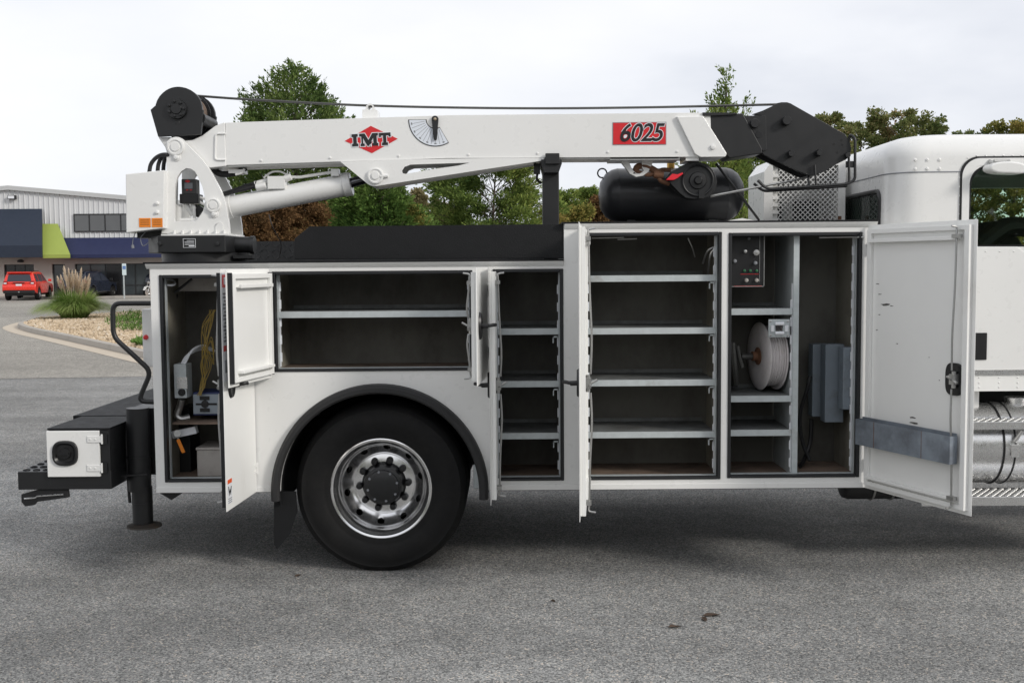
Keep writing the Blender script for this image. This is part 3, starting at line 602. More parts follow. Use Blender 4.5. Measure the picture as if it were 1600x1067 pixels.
m.lathe([(.001, -.02), (.03, -.018), (.034, 0)], (c.x+.005, -.024, c.z), (0, 1, 0), 20); m.box(c.x-.03, c.x+.03, -.05, -.04, c.z-.008, c.z+.008); m.build('door_handle', INK, td, ang=40)
for y in (686, 731):
    q = at(148, y, -.022); m = MB(); m.box(q.x-.045, q.x+.04, -.028, -.022, q.z-.02, q.z+.02); m.tube([(q.x+.043, -.024, q.z-.03), (q.x+.043, -.024, q.z+.03)], .007); m.build('hinge', WHITE, td, bevel=.003)
    for s in (-.025, 0.005): MB().lathe([(.001, -.004), (.006, -.003), (.007, 0)], (q.x+s, -.028, q.z), (0, 1, 0), 10).build('bolt', WHITE, td)
    q = at(164, y, -.006); MB().box(q.x-.014, q.x+.014, -.012, 0, q.z-.03, q.z+.03).build('hinge_leaf', BLACK, bm_)
m = MB(); q = pxpoly([(33, 772), (33, 784), (39, 791), (53, 789), (57, 784), (107, 777), (105, 765), (60, 765)], .02); m.prism(q, .02, .05); pk = m.build('latch_bracket', BLACK, truck, bevel=.003)
m = MB(); m.tube([at(38, 779, .015), at(55, 777.5, .015), at(58, 775, .015), at(99, 772, .015)], .005, 6); m.build('latch_bar', ALUD, pk)
# outrigger
ox, oy = at(217, 700, .25).x, .25
m = MB(); m.cyl((ox, oy, hz(637, 217, oy)), (ox, oy, hz(766, 217, oy)), .069, 28); m.cyl((ox, oy, hz(715, 217, oy)), (ox, oy, hz(712, 217, oy)), .074, 28); ot = m.build('outrigger', BLACK, truck)
m = MB(); m.cyl((ox+.012, oy, hz(760, 217, oy)), (ox+.012, oy, hz(816, 217, oy)), .062, 28); m.cyl((ox+.012, oy, hz(786, 217, oy)), (ox+.012, oy, hz(784, 217, oy)), .064, 28); m.build('outrigger_leg', BLACK, ot)
zf = hz(822, 222, oy); m = MB(); m.lathe([(.001, .022), (.06, .022), (.075, .014), (.105, .010), (.107, 0), (.001, 0)], (ox+.02, oy, zf), (0, 0, 1), 32); m.build('foot_plate', mat('worn_foot_plate', (.045, .038, .032), .7, var=.3, dirt=(.12, .07, .04), dscale=12, damt=.6), ot)
m = MB(); m.box(ox-.07, ox+.3, oy+.075, oy+.3, hz(745, 217, oy), hz(640, 217, oy)); m.build('outrigger_mount', BLACK, ot)
m = MB(); q = at(187, 745, .2); m.tube([at(186, 744, .18), at(230, 741, .17)], .006); m.tube(smooth_line([at(200, 650, .24), at(198, 690, .24), at(201, 760, .24), at(203, 785, .24)]), .01); m.build('hydraulic_line', HOSE, ot)
# grab rail
gy = .12
def fillet(pts, r, n=5):
    pts = [Vector(p) for p in pts]; out = [pts[0]]
    for i in range(1, len(pts)-1):
        a = (pts[i-1]-pts[i]); b = (pts[i+1]-pts[i]); k = min(r, a.length*.45, b.length*.45); a = pts[i]+a.normalized()*k; b = pts[i]+b.normalized()*k
        for j in range(n+1):
            t = j/n; out.append(a*(1-t)**2+pts[i]*2*t*(1-t)+b*t*t)
    return out+[pts[-1]]
m = MB(); m.tube(fillet([at(246, 474, gy), at(176, 474, gy), at(177, 526, gy), at(236, 580, gy), at(216, 627, gy), at(246, 628, gy)], .05), .0155, 12); m.build('grab_rail', BLACK, truck)
a, b = at(221, 483, .2), at(248, 573, .2); m = MB(); m.box(a.x, XL+.0, .2, .5, b.z, a.z); lb = m.build('light_box', WHITE, truck, bevel=.006)
q = at(228, 527, .2); MB().lathe([(.001, -.022), (.01, -.02), (.014, -.012), (.016, 0)], (q.x, .2, q.z), (0, 1, 0), 18).build('marker_light', RED, lb)
m = MB(); q = pxpoly([(246, 768), (290, 767), (268, 781)], .1); m.prism([(a, b) for a, b in q], .1, .11); m.build('under_bracket', BLACK, truck)

# ------------- crane: turntable, mast, winch, boom
ty0 = .10
xa, xb, xd_, xc = hx(247, 380, .1), hx(352, 380, .1), hx(232, 380, .25), hx(366, 380, .25)
zt_, zb_ = hz(368, 300, .1), hz(395, 300, .1)
m = MB(); m.prism([(xa, .1), (xb, .1), (xc, .25), (xc, .5), (xb, .65), (xa, .65), (xd_, .5), (xd_, .25)], zb_, zt_, 'z'); tt = m.build('turntable', BLACK, truck, bevel=.006)
m = MB(); ccx = (xa+xb)/2; m.cyl((ccx, .375, ZT1+.005), (ccx, .375, zb_), .26, 40); m.build('pedestal', BLACK, tt)
m = MB(); m.cyl(at(352, 382, .3), at(397, 383, .3), .05, 24); m.cyl(at(392, 383, .3), at(398, 383, .3), .056, 24); m.cyl(at(386, 397, .3), at(386, 406, .3), .06, 24); m.box(hx(370, 390, .3), hx(400, 390, .3), .2, .4, hz(404, 380, .3), hz(399, 380, .3)); m.build('swing_motor', BLACK, tt)
a, b = at(286, 373, .098), at(306, 387, .098)
m = MB(); m.box(a.x, b.x, .0975, .0995, b.z, a.z); sp = m.build('serial_plate', INK, tt)
m = MB(); w_ = b.x-a.x; h_ = a.z-b.z; t = .002
m.box(a.x, b.x, .096, .0974, a.z-t, a.z); m.box(a.x, b.x, .096, .0974, b.z, b.z+t); m.box(a.x, a.x+t, .096, .0974, b.z+t, a.z-t); m.box(b.x-t, b.x, .096, .0974, b.z+t, a.z-t)
for k in range(4): m.box(a.x+w_*(.12 if k else .3), b.x-w_*.12, .096, .0974, a.z-h_*(.2+.15*k)-.0022, a.z-h_*(.2+.15*k))
m.box(a.x+w_*.45, b.x-w_*.1, .096, .0974, b.z+h_*.12, b.z+h_*.24); m.build('plate_print', LABELW, sp)
for x in (250, 340): q = at(x, 381, .1); MB().lathe([(.001, -.012), (.014, -.01), (.016, 0)], q, (0, 1, 0), 6).build('bolt', BLACK, tt)
# mast plates
my = .20
mo = [(252, 365), (258, 330), (260, 300), (260, 236)]+[(275+17*math.cos(R(t)), 231-17*math.sin(R(t))) for t in range(180, 29, -15)]+[(296, 229), (305, 238), (315, 248.5), (324, 260), (331.5, 271.5), (338, 284), (344, 295.5), (349, 307), (352.5, 319), (355, 332), (357.5, 348), (359, 366)]
mh = [(272.5, 346), (273, 300), (274, 288), (277, 277), (283, 268), (291, 263), (298, 264), (304, 268), (310, 278), (316, 291), (319.5, 305), (320, 318), (317, 330), (311, 340), (305, 346)]
plate('mast', [pxpoly(mo, my), pxpoly(mh, my)], my, my+.03, WHITE, truck, bevel=.005); mast = bpy.data.objects['mast']
T2 = Matrix.Translation((0, 0, 0))
plate('mast_far_plate', [pxpoly(mo, my), pxpoly(mh, my)], my+.31, my+.34, WHITE, mast, bevel=.005)
for x, y, r_ in ((275, 230, .052), (334, 321, .044)):
    q = at(x, y, my); m = MB(); m.lathe([(.001, -.022), (r_*.5, -.022), (r_*.52, -.014), (r_*.74, -.014), (r_*.8, -.02), (r_*.98, -.018), (r_, 0)], q, (0, 1, 0), 32); m.build('pivot_pin', WHITE, mast)
    q2 = at(x+1, y+16*r_/.052, my); m = MB(); m.lathe([(.001, -.02), (.013, -.018), (.016, -.008), (.024, -.006), (.026, 0)], q2, (0, 1, 0), 16); m.build('keeper_bolt', WHITE, mast)
    MB().cyl((q.x, my+.03, q.z), (q.x, my+.31, q.z), r_*.8, 20).build('pivot_shaft', WHITE, mast)
m = MB(); q = pxpoly([(337, 366), (337, 352)]+[(343+6*math.cos(R(t)), 353-6*math.sin(R(t))) for t in range(180, -1, -30)]+[(349, 366)], my); m.prism(q, my-.006, my-.0005); m.build('foot_gusset', WHITE, mast, bevel=.003)
m = MB(); m.box(hx(254, 366, my), hx(359, 366, my), my-.03, my+.37, zt_, zt_+.012); m.build('base_plate', WHITE, mast)
for k in range(7): q = at(272+k*13, 364, my-.02); MB().lathe([(.001, -.012), (.009, -.012), (.01, .01)], (q.x, my-.016, zt_+.022), (0, 0, -1), 6).build('bolt', WHITE, mast)
m = MB(); m.box(hx(300, 330, .51), hx(358, 330, .51), .24, .25, hz(345, 300, .24), zt_+.11) ; m.build('web_plate', WHITE, mast)
# remote receiver box inside the mast opening
a, b = at(283, 280, .3), at(307, 309, .3); m = MB(); m.box(a.x, b.x, .3, .38, b.z, a.z); rb = m.build('receiver_box', GREYP, truck, bevel=.006)
rb.data.materials[0] = mat('dark_grey_receiver', (.05, .05, .05), .5)
a, b = at(280, 303, .29), at(310, 318, .29); MB().box(a.x, b.x, .29, .4, b.z, a.z).build('receiver_base', INK, rb, bevel=.006)
q = at(293, 283.5, .298); MB().prism([(q.x-.018, q.z), (q.x, q.z+.010), (q.x+.018, q.z), (q.x, q.z-.010)], .2975, .2995).build('receiver_logo', RED, rb)
a, b = at(288, 286, .298), at(301, 295, .298); MB().box(a.x, b.x, .2975, .2995, b.z, a.z).build('receiver_screen', INKG, rb)
for k in range(2): q = at(292+k*6, 297, .298); MB().box(q.x-.005, q.x+.008, .2975, .2995, q.z-.003, q.z+.003).build('receiver_button', RED, rb)
m = MB(); m.tube(smooth_line([at(308, 307, .33), at(316, 310, .33), at(324, 311, .33)]), .009); m.tube(smooth_line([at(308, 313, .33), at(315, 318, .33), at(323, 321, .33)]), .009); m.tube([at(280, 320, .33), at(279, 346, .33)], .02, 12); m.tube([at(290, 319, .33), at(301, 336, .33)], .016, 10); m.tube([at(302, 319, .33), at(296, 334, .33)], .012, 10); m.tube([at(303, 322, .3), at(304, 345, .3)], .01, 8); m.build('valve_fittings', WHITE, rb)
m = MB(T=Matrix.Translation(at(309, 330, .32)) @ Matrix.Rotation(R(35), 4, 'Y')); m.box(-.02, .02, 0, .03, -.035, .035); m.build('solenoid', INK, rb, bevel=.004)
# valve cover box, reflectors, hoses
vy = .13
m = MB(); q = pxpoly([(196, 272), (257, 266), (256, 357), (197, 364)], vy); m.prism(q, vy, vy+.28); vb = m.build('valve_cover', WHITE, truck, bevel=.006)
for x0, x1 in ((217, 235.5), (237, 254)):
    a, b = at(x0, 341, vy-.003), at(x1, 355, vy-.003); rf = MB().box(a.x, b.x, vy-.003, vy-.0005, b.z, a.z).build('orange_sticker', ORANGE, vb)
    m = MB()
    for k in range(3): m.box(a.x+.008, b.x-.008, vy-.0045, vy-.0031, a.z-.011-k*.013-.003, a.z-.011-k*.013)
    m.build('sticker_text', RUST, vb)
for y in (318, 332): q = at(246, y, vy); MB().lathe([(.001, -.016), (.009, -.014), (.012, 0)], q, (0, 1, 0), 12).build('bolt', WHITE, vb)
m = MB()
for x, dx, yy in ((233, 27, .2), (246, 15, .24), (255, 8, .3)):
    m.tube(smooth_line([at(x, 270, yy), at(x+dx*.12, 256, yy), at(x+dx*.5, 245, yy), at(x+dx, 242, yy), at(x+dx+14, 250, yy+.05)]), .0125, 10)
m.build('hydraulic_hose', HOSE, truck)
m = MB(); m.tube(smooth_line([at(212, 363, .2), at(208, 374, .2), at(207, 384, .2)]), .0025); m.tube(smooth_line([at(228, 362, .22), at(220, 372, .2), at(223, 384, .2), at(231, 380, .2), at(236, 372, .2)]), .0025); m.tube([at(207, 383, .2), at(208, 388, .2)], .009); m.build('dangling_wires', INKG, truck)
m = MB(); a, b = at(214, 361, .24), at(252, 372, .24); m.box(a.x, b.x, .24, .36, b.z, a.z); m.build('cover_bracket', INK, truck)

# winch
wy = .20
wp = [(235, 172), (243.5, 164.5)]+[(279+37*math.cos(R(t)), 172-36*math.sin(R(t))) for t in range(168, -1, -12)]+[(317.5, 172), (313.5, 210), (247, 214)]
plate('winch', [pxpoly(wp, wy)], wy, wy+.025, BLACK, truck, bevel=.004); wi = bpy.data.objects['winch']
plate('winch_far_plate', [pxpoly(wp, wy)], wy+.29, wy+.315, BLACK, wi, bevel=.004)
q = at(277, 171, wy); pcx, pcz = q.x, q.z
MB().lathe([(.001, -.03), (.03, -.03), (.034, -.022), (.058, -.022), (.062, -.004), (.062, 0)], q, (0, 1, 0), 32).build('gear_cover', BLACK, wi)
for k in range(7): a = 2*math.pi*k/7; MB().lathe([(.001, -.012), (.008, -.01), (.01, 0)], (q.x+.045*math.cos(a), wy-.022, q.z+.045*math.sin(a)), (0, 1, 0), 8).build('bolt', BLACK, wi)
q2 = at(277, 192, wy); MB().lathe([(.001, -.002), (.012, -.002), (.014, 0)], q2, (0, 1, 0), 14).build('drain_plug', INK, wi)
prof = [(.112+.005*abs(math.sin(k*math.pi/2+.001)), .042+.2*k/40) for k in range(41)]
MB().lathe(prof, (pcx, wy, pcz), (0, 1, 0), 40).build('wound_rope', mat('worn_rope', (.12, .085, .065), .6, metal=.4, var=.4, scale=30), wi)
for t0 in (.03, .245): MB().lathe([(.05, t0), (.135, t0), (.135, t0+.011), (.05, t0+.011)], (pcx, wy, pcz), (0, 1, 0), 40).build('drum_flange', BLACK, wi)
q = at(311, 184, wy); MB().cyl((q.x, wy+.02, q.z), (q.x, wy+.30, q.z), .034, 20).build('tie_bar', BLACK, wi)
# cover over the back half of the drum, curved sheet
ap = [(pcx+.139*math.cos(R(t)), pcz+.139*math.sin(R(t))) for t in range(30, 171, 7)]
m = MB(); m.add([(a, wy+.026, b) for a, b in ap]+[(a, wy+.11, b) for a, b in ap], [(i, i+1, len(ap)+i+1, len(ap)+i) for i in range(len(ap)-1)]); m.build('drum_guard', BLACK, wi)
# boom
by0, by1 = .24, .50
heel = [(247, 214.5), (266, 214.5), (272, 221), (300, 219), (316, 212), (336, 197), (351, 191), (353, 260), (322, 263), (300, 262), (262, 236)]
plate('boom_heel', [pxpoly(heel, by0-.004)], by0-.004, by1+.004, WHITE, truck, bevel=.005); heelo = bpy.data.objects['boom_heel']
m = MB(); hp = fillet([Vector((*[at(352, 209, by0-.008)],)) if False else at(352, 209, by0-.008), at(337, 209, by0-.008), at(336, 250, by0-.008), at(352, 250, by0-.008)], .02); m.tube(hp, .006, 8); m.build('weld_bead', WHITE, heelo)
bp = [(352, 192), (700, 180.2), (1058, 176.5), (1110, 176.5), (1112, 245.5), (1058, 245.5), (700, 247.5), (352, 258.5)]
plate('boom', [pxpoly(bp, by0)], by0, by1, WHITE, truck, bevel=.012); boom = bpy.data.objects['boom']
m = MB(); q0, q1 = at(353, 258.5, by0), at(1060, 246, by0)
plate('boom_bottom_flange', [pxpoly([(352, 258), (700, 247), (1060, 245), (1060, 248), (700, 250), (352, 261.5)], by0+.02)], by0+.02, by1-.02, WHITE, boom)
m = MB()
for x, y in ((408, 250), (516, 246), (623, 243), (732, 241), (840, 239), (950, 237), (1058, 236)):
    q = at(x, y+1, by0); m = MB(); m.lathe([(.001, -.007), (.006, -.006), (.008, 0)], q, (0, 1, 0), 10); m.build('wear_pad_bolt', WHITE, boom)
# top lug
plate('top_lug', [pxpoly([(566, 190), (566, 172), (571, 171), (572, 166), (576, 162), (580, 162), (584, 166), (585, 171), (590, 173), (590, 190)], .30), pxpoly([(578+4*math.cos(R(t)), 168.5-4*math.sin(R(t))) for t in range(0, 360, 30)], .30)], .30, .42, WHITE, boom, bevel=.003)
# gusset under the boom
gp = [(532, 253), (575, 288), (580, 290.5), (588, 291), (640, 283), (760, 264.5), (850, 251), (850, 247), (760, 247.5), (637, 249.5)]
gh = [(641, 257.5), (700, 255.5), (734, 254.5), (716, 259), (684, 263.5), (634, 272), (629, 271), (628, 267), (632, 261)]
plate('lift_gusset', [pxpoly(gp, by0-.012), pxpoly(gh, by0-.012)], by0-.012, by0+.008, WHITE, boom, bevel=.003)
plate('lift_gusset', [pxpoly(gp, by0-.012), pxpoly(gh, by0-.012)], by1-.008, by1+.012, WHITE, boom, bevel=.003)
m = MB(); b0, b1 = by0+.009, by1-.009
seq = pxpoly([(588, 290), (640, 282), (760, 263.5), (850, 250)], by0-.012); m.add([(a, b0, b) for a, b in seq]+[(a, b1, b) for a, b in seq], [(i, i+1, 5+i, 4+i) for i in range(3)]); m.build('gusset_web', WHITE, boom)
q = at(587, 275, by0-.012); m = MB(); m.lathe([(.001, -.022), (.022, -.022), (.024, -.012), (.036, -.012), (.04, -.018), (.048, -.016), (.05, 0)], q, (0, 1, 0), 32); m.tube([(q.x+.03, q.y-.006, q.z-.005), (q.x+.075, q.y-.006, q.z)], .012, 8); m.cyl((q.x, q.y, q.z), (q.x, by1+.01, q.z), .035, 20); m.build('cylinder_pin', WHITE, boom)
# lift cylinder
A_, B_ = at(334, 328, .37), at(549, 286.5, .37); dv_ = (B_-A_).normalized(); A0 = at(354, 325, .37)
m = MB(); L_ = (B_-A0).length
m.lathe([(.001, 0), (.066, 0), (.070, .004), (.072, .035), (.068, .037), (.068, L_-.05), (.074, L_-.048), (.074, L_-.004), (.070, L_), (.03, L_)], A0, dv_, 40); lc = m.build('lift_cylinder', WHITE, truck, ang=28)
m = MB(); m.cyl(A0, A0-dv_*.1, .045, 20); m.build('cylinder_eye', WHITE, lc)
m = MB(); E_ = at(587, 275, .37); m.cyl(B_-dv_*.02, B_+(E_-B_).normalized()*((E_-B_).length), .030, 24); m.build('cylinder_rod', mat('chromed_rod', (.12, .12, .13), .2, metal=1), lc)
m = MB(); c = at(430, 283, .30); m.box(c.x-.05, c.x+.06, .30, .38, c.z-.05, c.z+.03); m.tube([at(416, 290, .32), at(400, 293, .32)], .024, 12); m.tube([at(418, 283, .34), at(398, 288, .34)], .018, 12); m.tube([at(445, 280, .32), at(455, 276, .32)], .022, 12); m.build('lock_valve', WHITE, lc, bevel=.004)
m = MB(); m.tube(smooth_line([at(412, 278, .33), at(425, 269, .33), at(440, 269, .33), at(452, 277, .33)]), .006); m.tube(fillet([at(450, 276, .33), at(466, 277.5, .33), at(520, 269, .33), at(528, 266, .33)], .03), .009, 8); m.box(hx(517, 266, .3), hx(529, 266, .3), .30, .36, hz(275, 520, .3), hz(264, 520, .3)); m.build('hydraulic_line', WHITE, lc)
m = MB()
for k in range(3): m.tube(smooth_line([at(402, 290-k*2, .33), at(385, 295-k*2, .33+.03*k), at(368, 299-k, .34+.03*k), at(345, 305, .36)]), .013, 10)
m.tube(smooth_line([at(330, 262, .36), at(345, 272, .36), at(370, 270, .36), at(384, 262, .36)]), .02, 10); m.build('hydraulic_hose', HOSE, lc)
m = MB(); m.tube(smooth_line([at(420, 335, .37), at(426, 355, .37), at(438, 378, .5), at(438, 395, .6), at(432, 406, .6)]), .0035); m.build('thin_cable', HOSE, truck)
m = MB(); q = at(372, 268, .3); m.box(q.x-.06, q.x+.03, .3, .42, q.z-.01, q.z+.012); m.tube(smooth_line([at(368, 273, .3), at(378, 270, .3), at(382, 264, .3)]), .008); m.build('hose_clamp', WHITE, boom)
# extension sleeve, black tip section and head
plate('extension_sleeve', [pxpoly([(1057, 182), (1099, 181), (1136, 240), (1134, 245), (1094, 245.5), (1085, 240)], by0-.022)], by0-.022, by1+.022, WHITE, boom, bevel=.006)
q = at(1114, 230, by0-.022); MB().lathe([(.001, -.014), (.014, -.012), (.017, 0)], q, (0, 1, 0), 14).build('pad_bolt', WHITE, boom)
m = MB(); a, b = at(1072, 243, by0), at(1092, 251, by0); m.box(a.x, b.x, by0+.01, by1-.01, b.z, a.z); m.build('lower_bracket', WHITE, boom)
bt = [(1096, 177.5), (1161, 177.5), (1191, 233), (1191, 240), (1140, 247.5), (1136, 243)]
plate('boom_tip_section', [pxpoly(bt, by0+.004)], by0+.004, by1-.004, BLACK, truck, bevel=.006); tip = bpy.data.objects['boom_tip_section']
m = MB(); q = pxpoly([(1098, 176), (1150, 176.5), (1152, 179), (1098, 181.5)], by0-.012); m.prism(q, by0-.012, by1+.012); m.build('top_strip', BLACK, tip)
hp_ = [(1175, 179), (1192, 173), (1209, 165), (1214, 161.5), (1221, 160), (1230, 160), (1236, 162), (1242, 165.5), (1321, 210), (1328, 222), (1330.5, 233), (1328, 241), (1323, 249), (1299, 261), (1295, 265), (1285, 270), (1270, 274.5), (1262, 274), (1247, 268), (1192, 241), (1188, 236), (1190, 181)]
for i_, yy in enumerate((by0+.03, by1-.05)):
    plate('boom_head' if i_ == 0 else 'head_far_plate', [pxpoly(hp_, by0+.03)], yy, yy+.02, BLACK, truck if i_ == 0 else bpy.data.objects['boom_head'], bevel=.003)
head = bpy.data.objects['boom_head']
m = MB(); q = pxpoly([(1162, 181), (1197, 181), (1198, 234), (1192, 237)], by0+.018); m.prism(q, by0+.018, by0+.0295); m.build('side_plate', BLACK, head, bevel=.003)
m = MB(); q = at(1180, 200, by0+.03); m.box(at(1180, 200, .3).x, at(1200, 200, .3).x, by0+.06, by1-.06, at(1190, 236, .3).z, at(1190, 184, .3).z); m.build('tip_core', BLACK, head)
for x, y, r_, l in ((1227, 190, .028, .05), (1178, 194, .028, .04), (1234, 241, .022, .05), (1277, 240, .022, .06), (1167, 224, .018, .02), (1323, 243, .018, .03)):
    q = at(x, y, by0+.03); m = MB(); m.lathe([(.001, -l), (r_*.9, -l), (r_, -l*.9), (r_, 0)], q, (0, 1, 0), 6 if r_ < .025 else 24); m.build('sheave_pin', BLACK, head, ang=30)
for x, y in ((1303, 225), (1308, 238), (1315, 219), (1316, 226), (1185, 211)):
    q = at(x, y, by0+.03); MB().lathe([(.001, -.001), (.008 if x > 1200 else .02, -.001), (.009 if x > 1200 else .021, 0)], (q.x, by0+.0165 if x < 1200 else q.y, q.z), (0, 1, 0), 12).build('bolt_hole', INK, head)
q = at(1262, 205, .3)
for x, y, r_ in ((1226, 192, .10), (1292, 236, .09)):
    q = at(x, y, .36); MB().lathe([(.02, -.02), (r_-.02, -.02), (r_, -.022), (r_-.012, 0), (r_, .022), (r_-.02, .02), (.02, .02)], q, (0, 1, 0), 32).build('sheave', BLACK, head)
m = MB(); gy2 = by0+.01
m.tube(fillet([at(1184, 282, gy2), at(1198, 296, gy2), at(1322, 288, gy2), at(1336, 282, gy2), at(1336, 216, gy2), at(1328, 210, gy2+.02), at(1325, 224, gy2+.03)], .05), .009, 8)
m.tube(fillet([at(1178, 287, gy2+.2), at(1192, 299, gy2+.2), at(1322, 291, gy2+.2)], .04), .009, 8)
m.tube([at(1263, 274, gy2+.05), at(1264, 291, gy2+.02)], .008); m.tube([at(1273, 258, gy2), at(1275, 290, gy2)], .007); m.tube([at(1322, 288, gy2), at(1322, 291, gy2+.2)], .007)
m.box(hx(1323, 250, gy2), hx(1336, 250, gy2), gy2, gy2+.02, hz(262, 1330, gy2), hz(252, 1330, gy2)); m.tube([at(1326, 240, gy2), at(1327, 288, gy2)], .008); m.build('rope_guard', BLACK, head)
m = MB(); m.tube(smooth_line([at(306, 150, .34), at(400, 156.5, .34), at(580, 165.5, .34), at(800, 169.5, .34), at(1000, 168.3, .34), at(1216, 163.5, .34)], 10), .0075, 8); m.build('wire_rope', DARKST, truck)
m = MB(); m.tube(smooth_line([at(1110, 307, .34), at(1130, 303, .34), at(1187, 292, .34), at(1262, 277, .34), at(1290, 262, .36)]), .007, 8); m.build('wire_rope', STEEL, truck)
m = MB(); m.tube([at(1119, 256, .4), at(1186, 344, .55)], .008, 8); m.build('thin_cable', HOSE, truck)
# hook anchor bracket under the boom
ha = [(967, 246), (983, 246), (984, 252), (984, 256), (988, 265), (994, 271), (1000, 271), (1006, 267), (1003, 262), (1003, 252), (1020, 252), (1019, 258), (1013, 269), (1005, 275), (994, 277), (984, 272), (977, 262), (969, 252)]
plate('hook_anchor', [pxpoly(ha, .34)], .34, .38, WHITE, boom, bevel=.004)
m = MB(); a, b = at(953, 245, by0+.02), at(1062, 250, by0+.02); m.box(a.x, b.x, by0+.02, by1-.02, b.z, a.z); m.build('anchor_plate', WHITE, boom, bevel=.003)

# ------------- boom lettering
dy = by0-.001
def zpx(s, ox_, oy_, pts): return [xz(ox_+a*s, oy_+b*s, by0) for a, b in pts]
Z4 = lambda pts: zpx(.125, 520, 180, pts)
dia = [(150, 325), (475, 137), (812, 298), (490, 478)]
plate('logo_diamond', [Z4(dia)], dy-.001, dy, RED, boom)
LI = [(235, 243), (312, 238), (313, 272), (298, 273), (303, 358), (320, 357), (322, 390), (243, 396), (242, 362), (258, 361), (254, 277), (236, 279)]
LM = [(330, 236), (398, 232), (447, 315), (492, 228), (563, 224), (564, 258), (549, 259), (553, 349), (570, 348), (571, 381), (497, 386), (496, 353), (510, 352), (506, 285), (455, 388), (435, 388), (378, 290), (383, 358), (400, 357), (401, 390), (350, 393), (349, 360), (362, 359), (356, 270), (331, 272)]
LT = [(578, 226), (722, 219), (725, 270), (700, 272), (697, 255), (668, 256), (672, 343), (690, 342), (692, 376), (617, 380), (616, 346), (632, 345), (628, 258), (602, 260), (601, 278), (579, 279)]
for l in (LI, LM, LT):
    plate('letter_outline', [Z4(l)], dy-.0022, dy-.0012, LABELW, boom, off=.0045); plate('letter', [Z4(l)], dy-.0034, dy-.0024, INK, boom)
gc = at(680, 187, by0); s_ = (at(720, 187, by0).x-gc.x)/40
ro, ri = 42*s_, 13.5*s_
fan = arc(gc.x, gc.z, ro, 180, 300, 30)+arc(gc.x, gc.z, ri, 300, 180, 14)
plate('gauge_border', [fan], dy-.001, dy, INK, boom)
plate('gauge_face', [arc(gc.x, gc.z, ro-.0055, 181, 299, 30)+arc(gc.x, gc.z, ri+.0055, 298, 182.5, 14)], dy-.0022, dy-.0012, GAUGE, boom)
m = MB()
for k in range(1, 12):
    a = R(180+10*k); d = Vector((math.cos(a), 0, math.sin(a))); n_ = Vector((-d.z, 0, d.x))*.0011; c0 = gc+d*(ri+.012); c1 = gc+d*(ro-.012-(.012 if k % 2 else 0)); y = dy-.003
    m.add([(p.x, y, p.z) for p in (c0-n_, c1-n_, c1+n_, c0+n_)], [(0, 1, 2, 3)])
    if k % 2: c2 = gc+d*(ro-.018); n_ = n_*6; dd = d*.004; m.add([(p.x, y, p.z) for p in (c2-n_-dd, c2+n_-dd, c2+n_+dd, c2-n_+dd)], [(0, 1, 2, 3)])
m.build('gauge_marks', INKG, boom)
m = MB(); pr_ = arc(gc.x, gc.z, .021, -10, 190, 16)+[(gc.x-.011, gc.z-.115)]+arc(gc.x, gc.z-.118, .010, 190, 350, 8); m.prism(pr_, dy-.016, dy-.006); m.build('gauge_pointer', INK, boom, bevel=.002)
MB().lathe([(.001, -.024), (.008, -.022), (.011, -.016), (.011, 0)], (gc.x, dy, gc.z), (0, 1, 0), 16).build('pointer_pivot', mat('brass_pin', (.45, .38, .28), .35, metal=.8), boom)
a, b = at(957, 191.5, by0), at(1041, 226.5, by0)
MB().box(a.x, b.x, dy-.0010, dy, b.z, a.z).build('number_border', INKG, boom)
MB().box(a.x+.004, b.x-.004, dy-.0020, dy-.0011, b.z+.004, a.z-.004).build('number_panel', RED, boom)
c = (a+b)/2
hN = (a.z-b.z)*.98*1.06
def numT(y): return Matrix.Translation((c.x+.006, y, c.z)) @ Matrix.Rotation(R(-.4), 4, 'Y') @ Matrix.Diagonal((.99, 1, 1.06, 1)) @ Matrix.Rotation(R(90), 4, 'X')
text('number_outline', '6025', hN, numT(dy-.0027), LABELW, boom, .001, off=.0056, shear=.27, space=.94)
text('number', '6025', hN, numT(dy-.0039), INK, boom, .001, off=.0018, shear=.27, space=.94)

# ------------- air tank on the roof
tc_ = at(1049, 304, .62); tr_ = at(1049, 304, .62).z-at(1049, 346, .62).z; xl, xr = at(936, 304, .62).x, at(1164, 304, .62).x
prof = [(.001, 0), (tr_*.5, .012), (tr_*.8, .045), (tr_*.95, .085), (tr_, .12), (tr_*1.004, .122), (tr_*1.004, .128), (tr_, .13)]; Lt = xr-xl
prof += [(r_, Lt-t) for r_, t in reversed(prof)]
tk = MB().lathe(prof, (xl, .62+tr_*.3, tc_.z), (1, 0, 0), 56).build('air_tank', TANKM, truck, ang=50)
ty = .62+tr_*.3
m = MB(); q = at(942, 271, .62)
ring = [Vector((q.x+.03*math.cos(R(t)), ty, q.z+.005+.03*math.sin(R(t)))) for t in range(0, 361, 24)]; m.tube(ring, .005, 6); m.build('lifting_eye', BLACK, tk)
m = MB(); m.cyl((at(1050, 260, .62).x, ty, tc_.z+tr_-.01), (at(1050, 260, .62).x, ty, tc_.z+tr_+.05), .025, 12); m.build('safety_valve', mat('brass', (.5, .3, .08), .35, metal=.9), tk)
for f in (.22, .78):
    x = xl+Lt*f; m = MB(); m.prism([(x-.03, ZT2+.011), (x+.03, ZT2+.011), (x+.025, tc_.z-tr_*.9), (x-.025, tc_.z-tr_*.9)], ty-.06, ty+.12); m.build('tank_foot', BLACK, tk)
m = MB(); q = [at(1118, 347, .3), at(1160, 341, .3), at(1195, 345, .3)]; m.prism([(q[0].x, ZT2+.011), (q[1].x, q[1].z), (q[2].x, q[2].z-.01), (q[2].x, ZT2+.011)], .3, 1.1); m.build('roof_hatch', CREAM, truck)

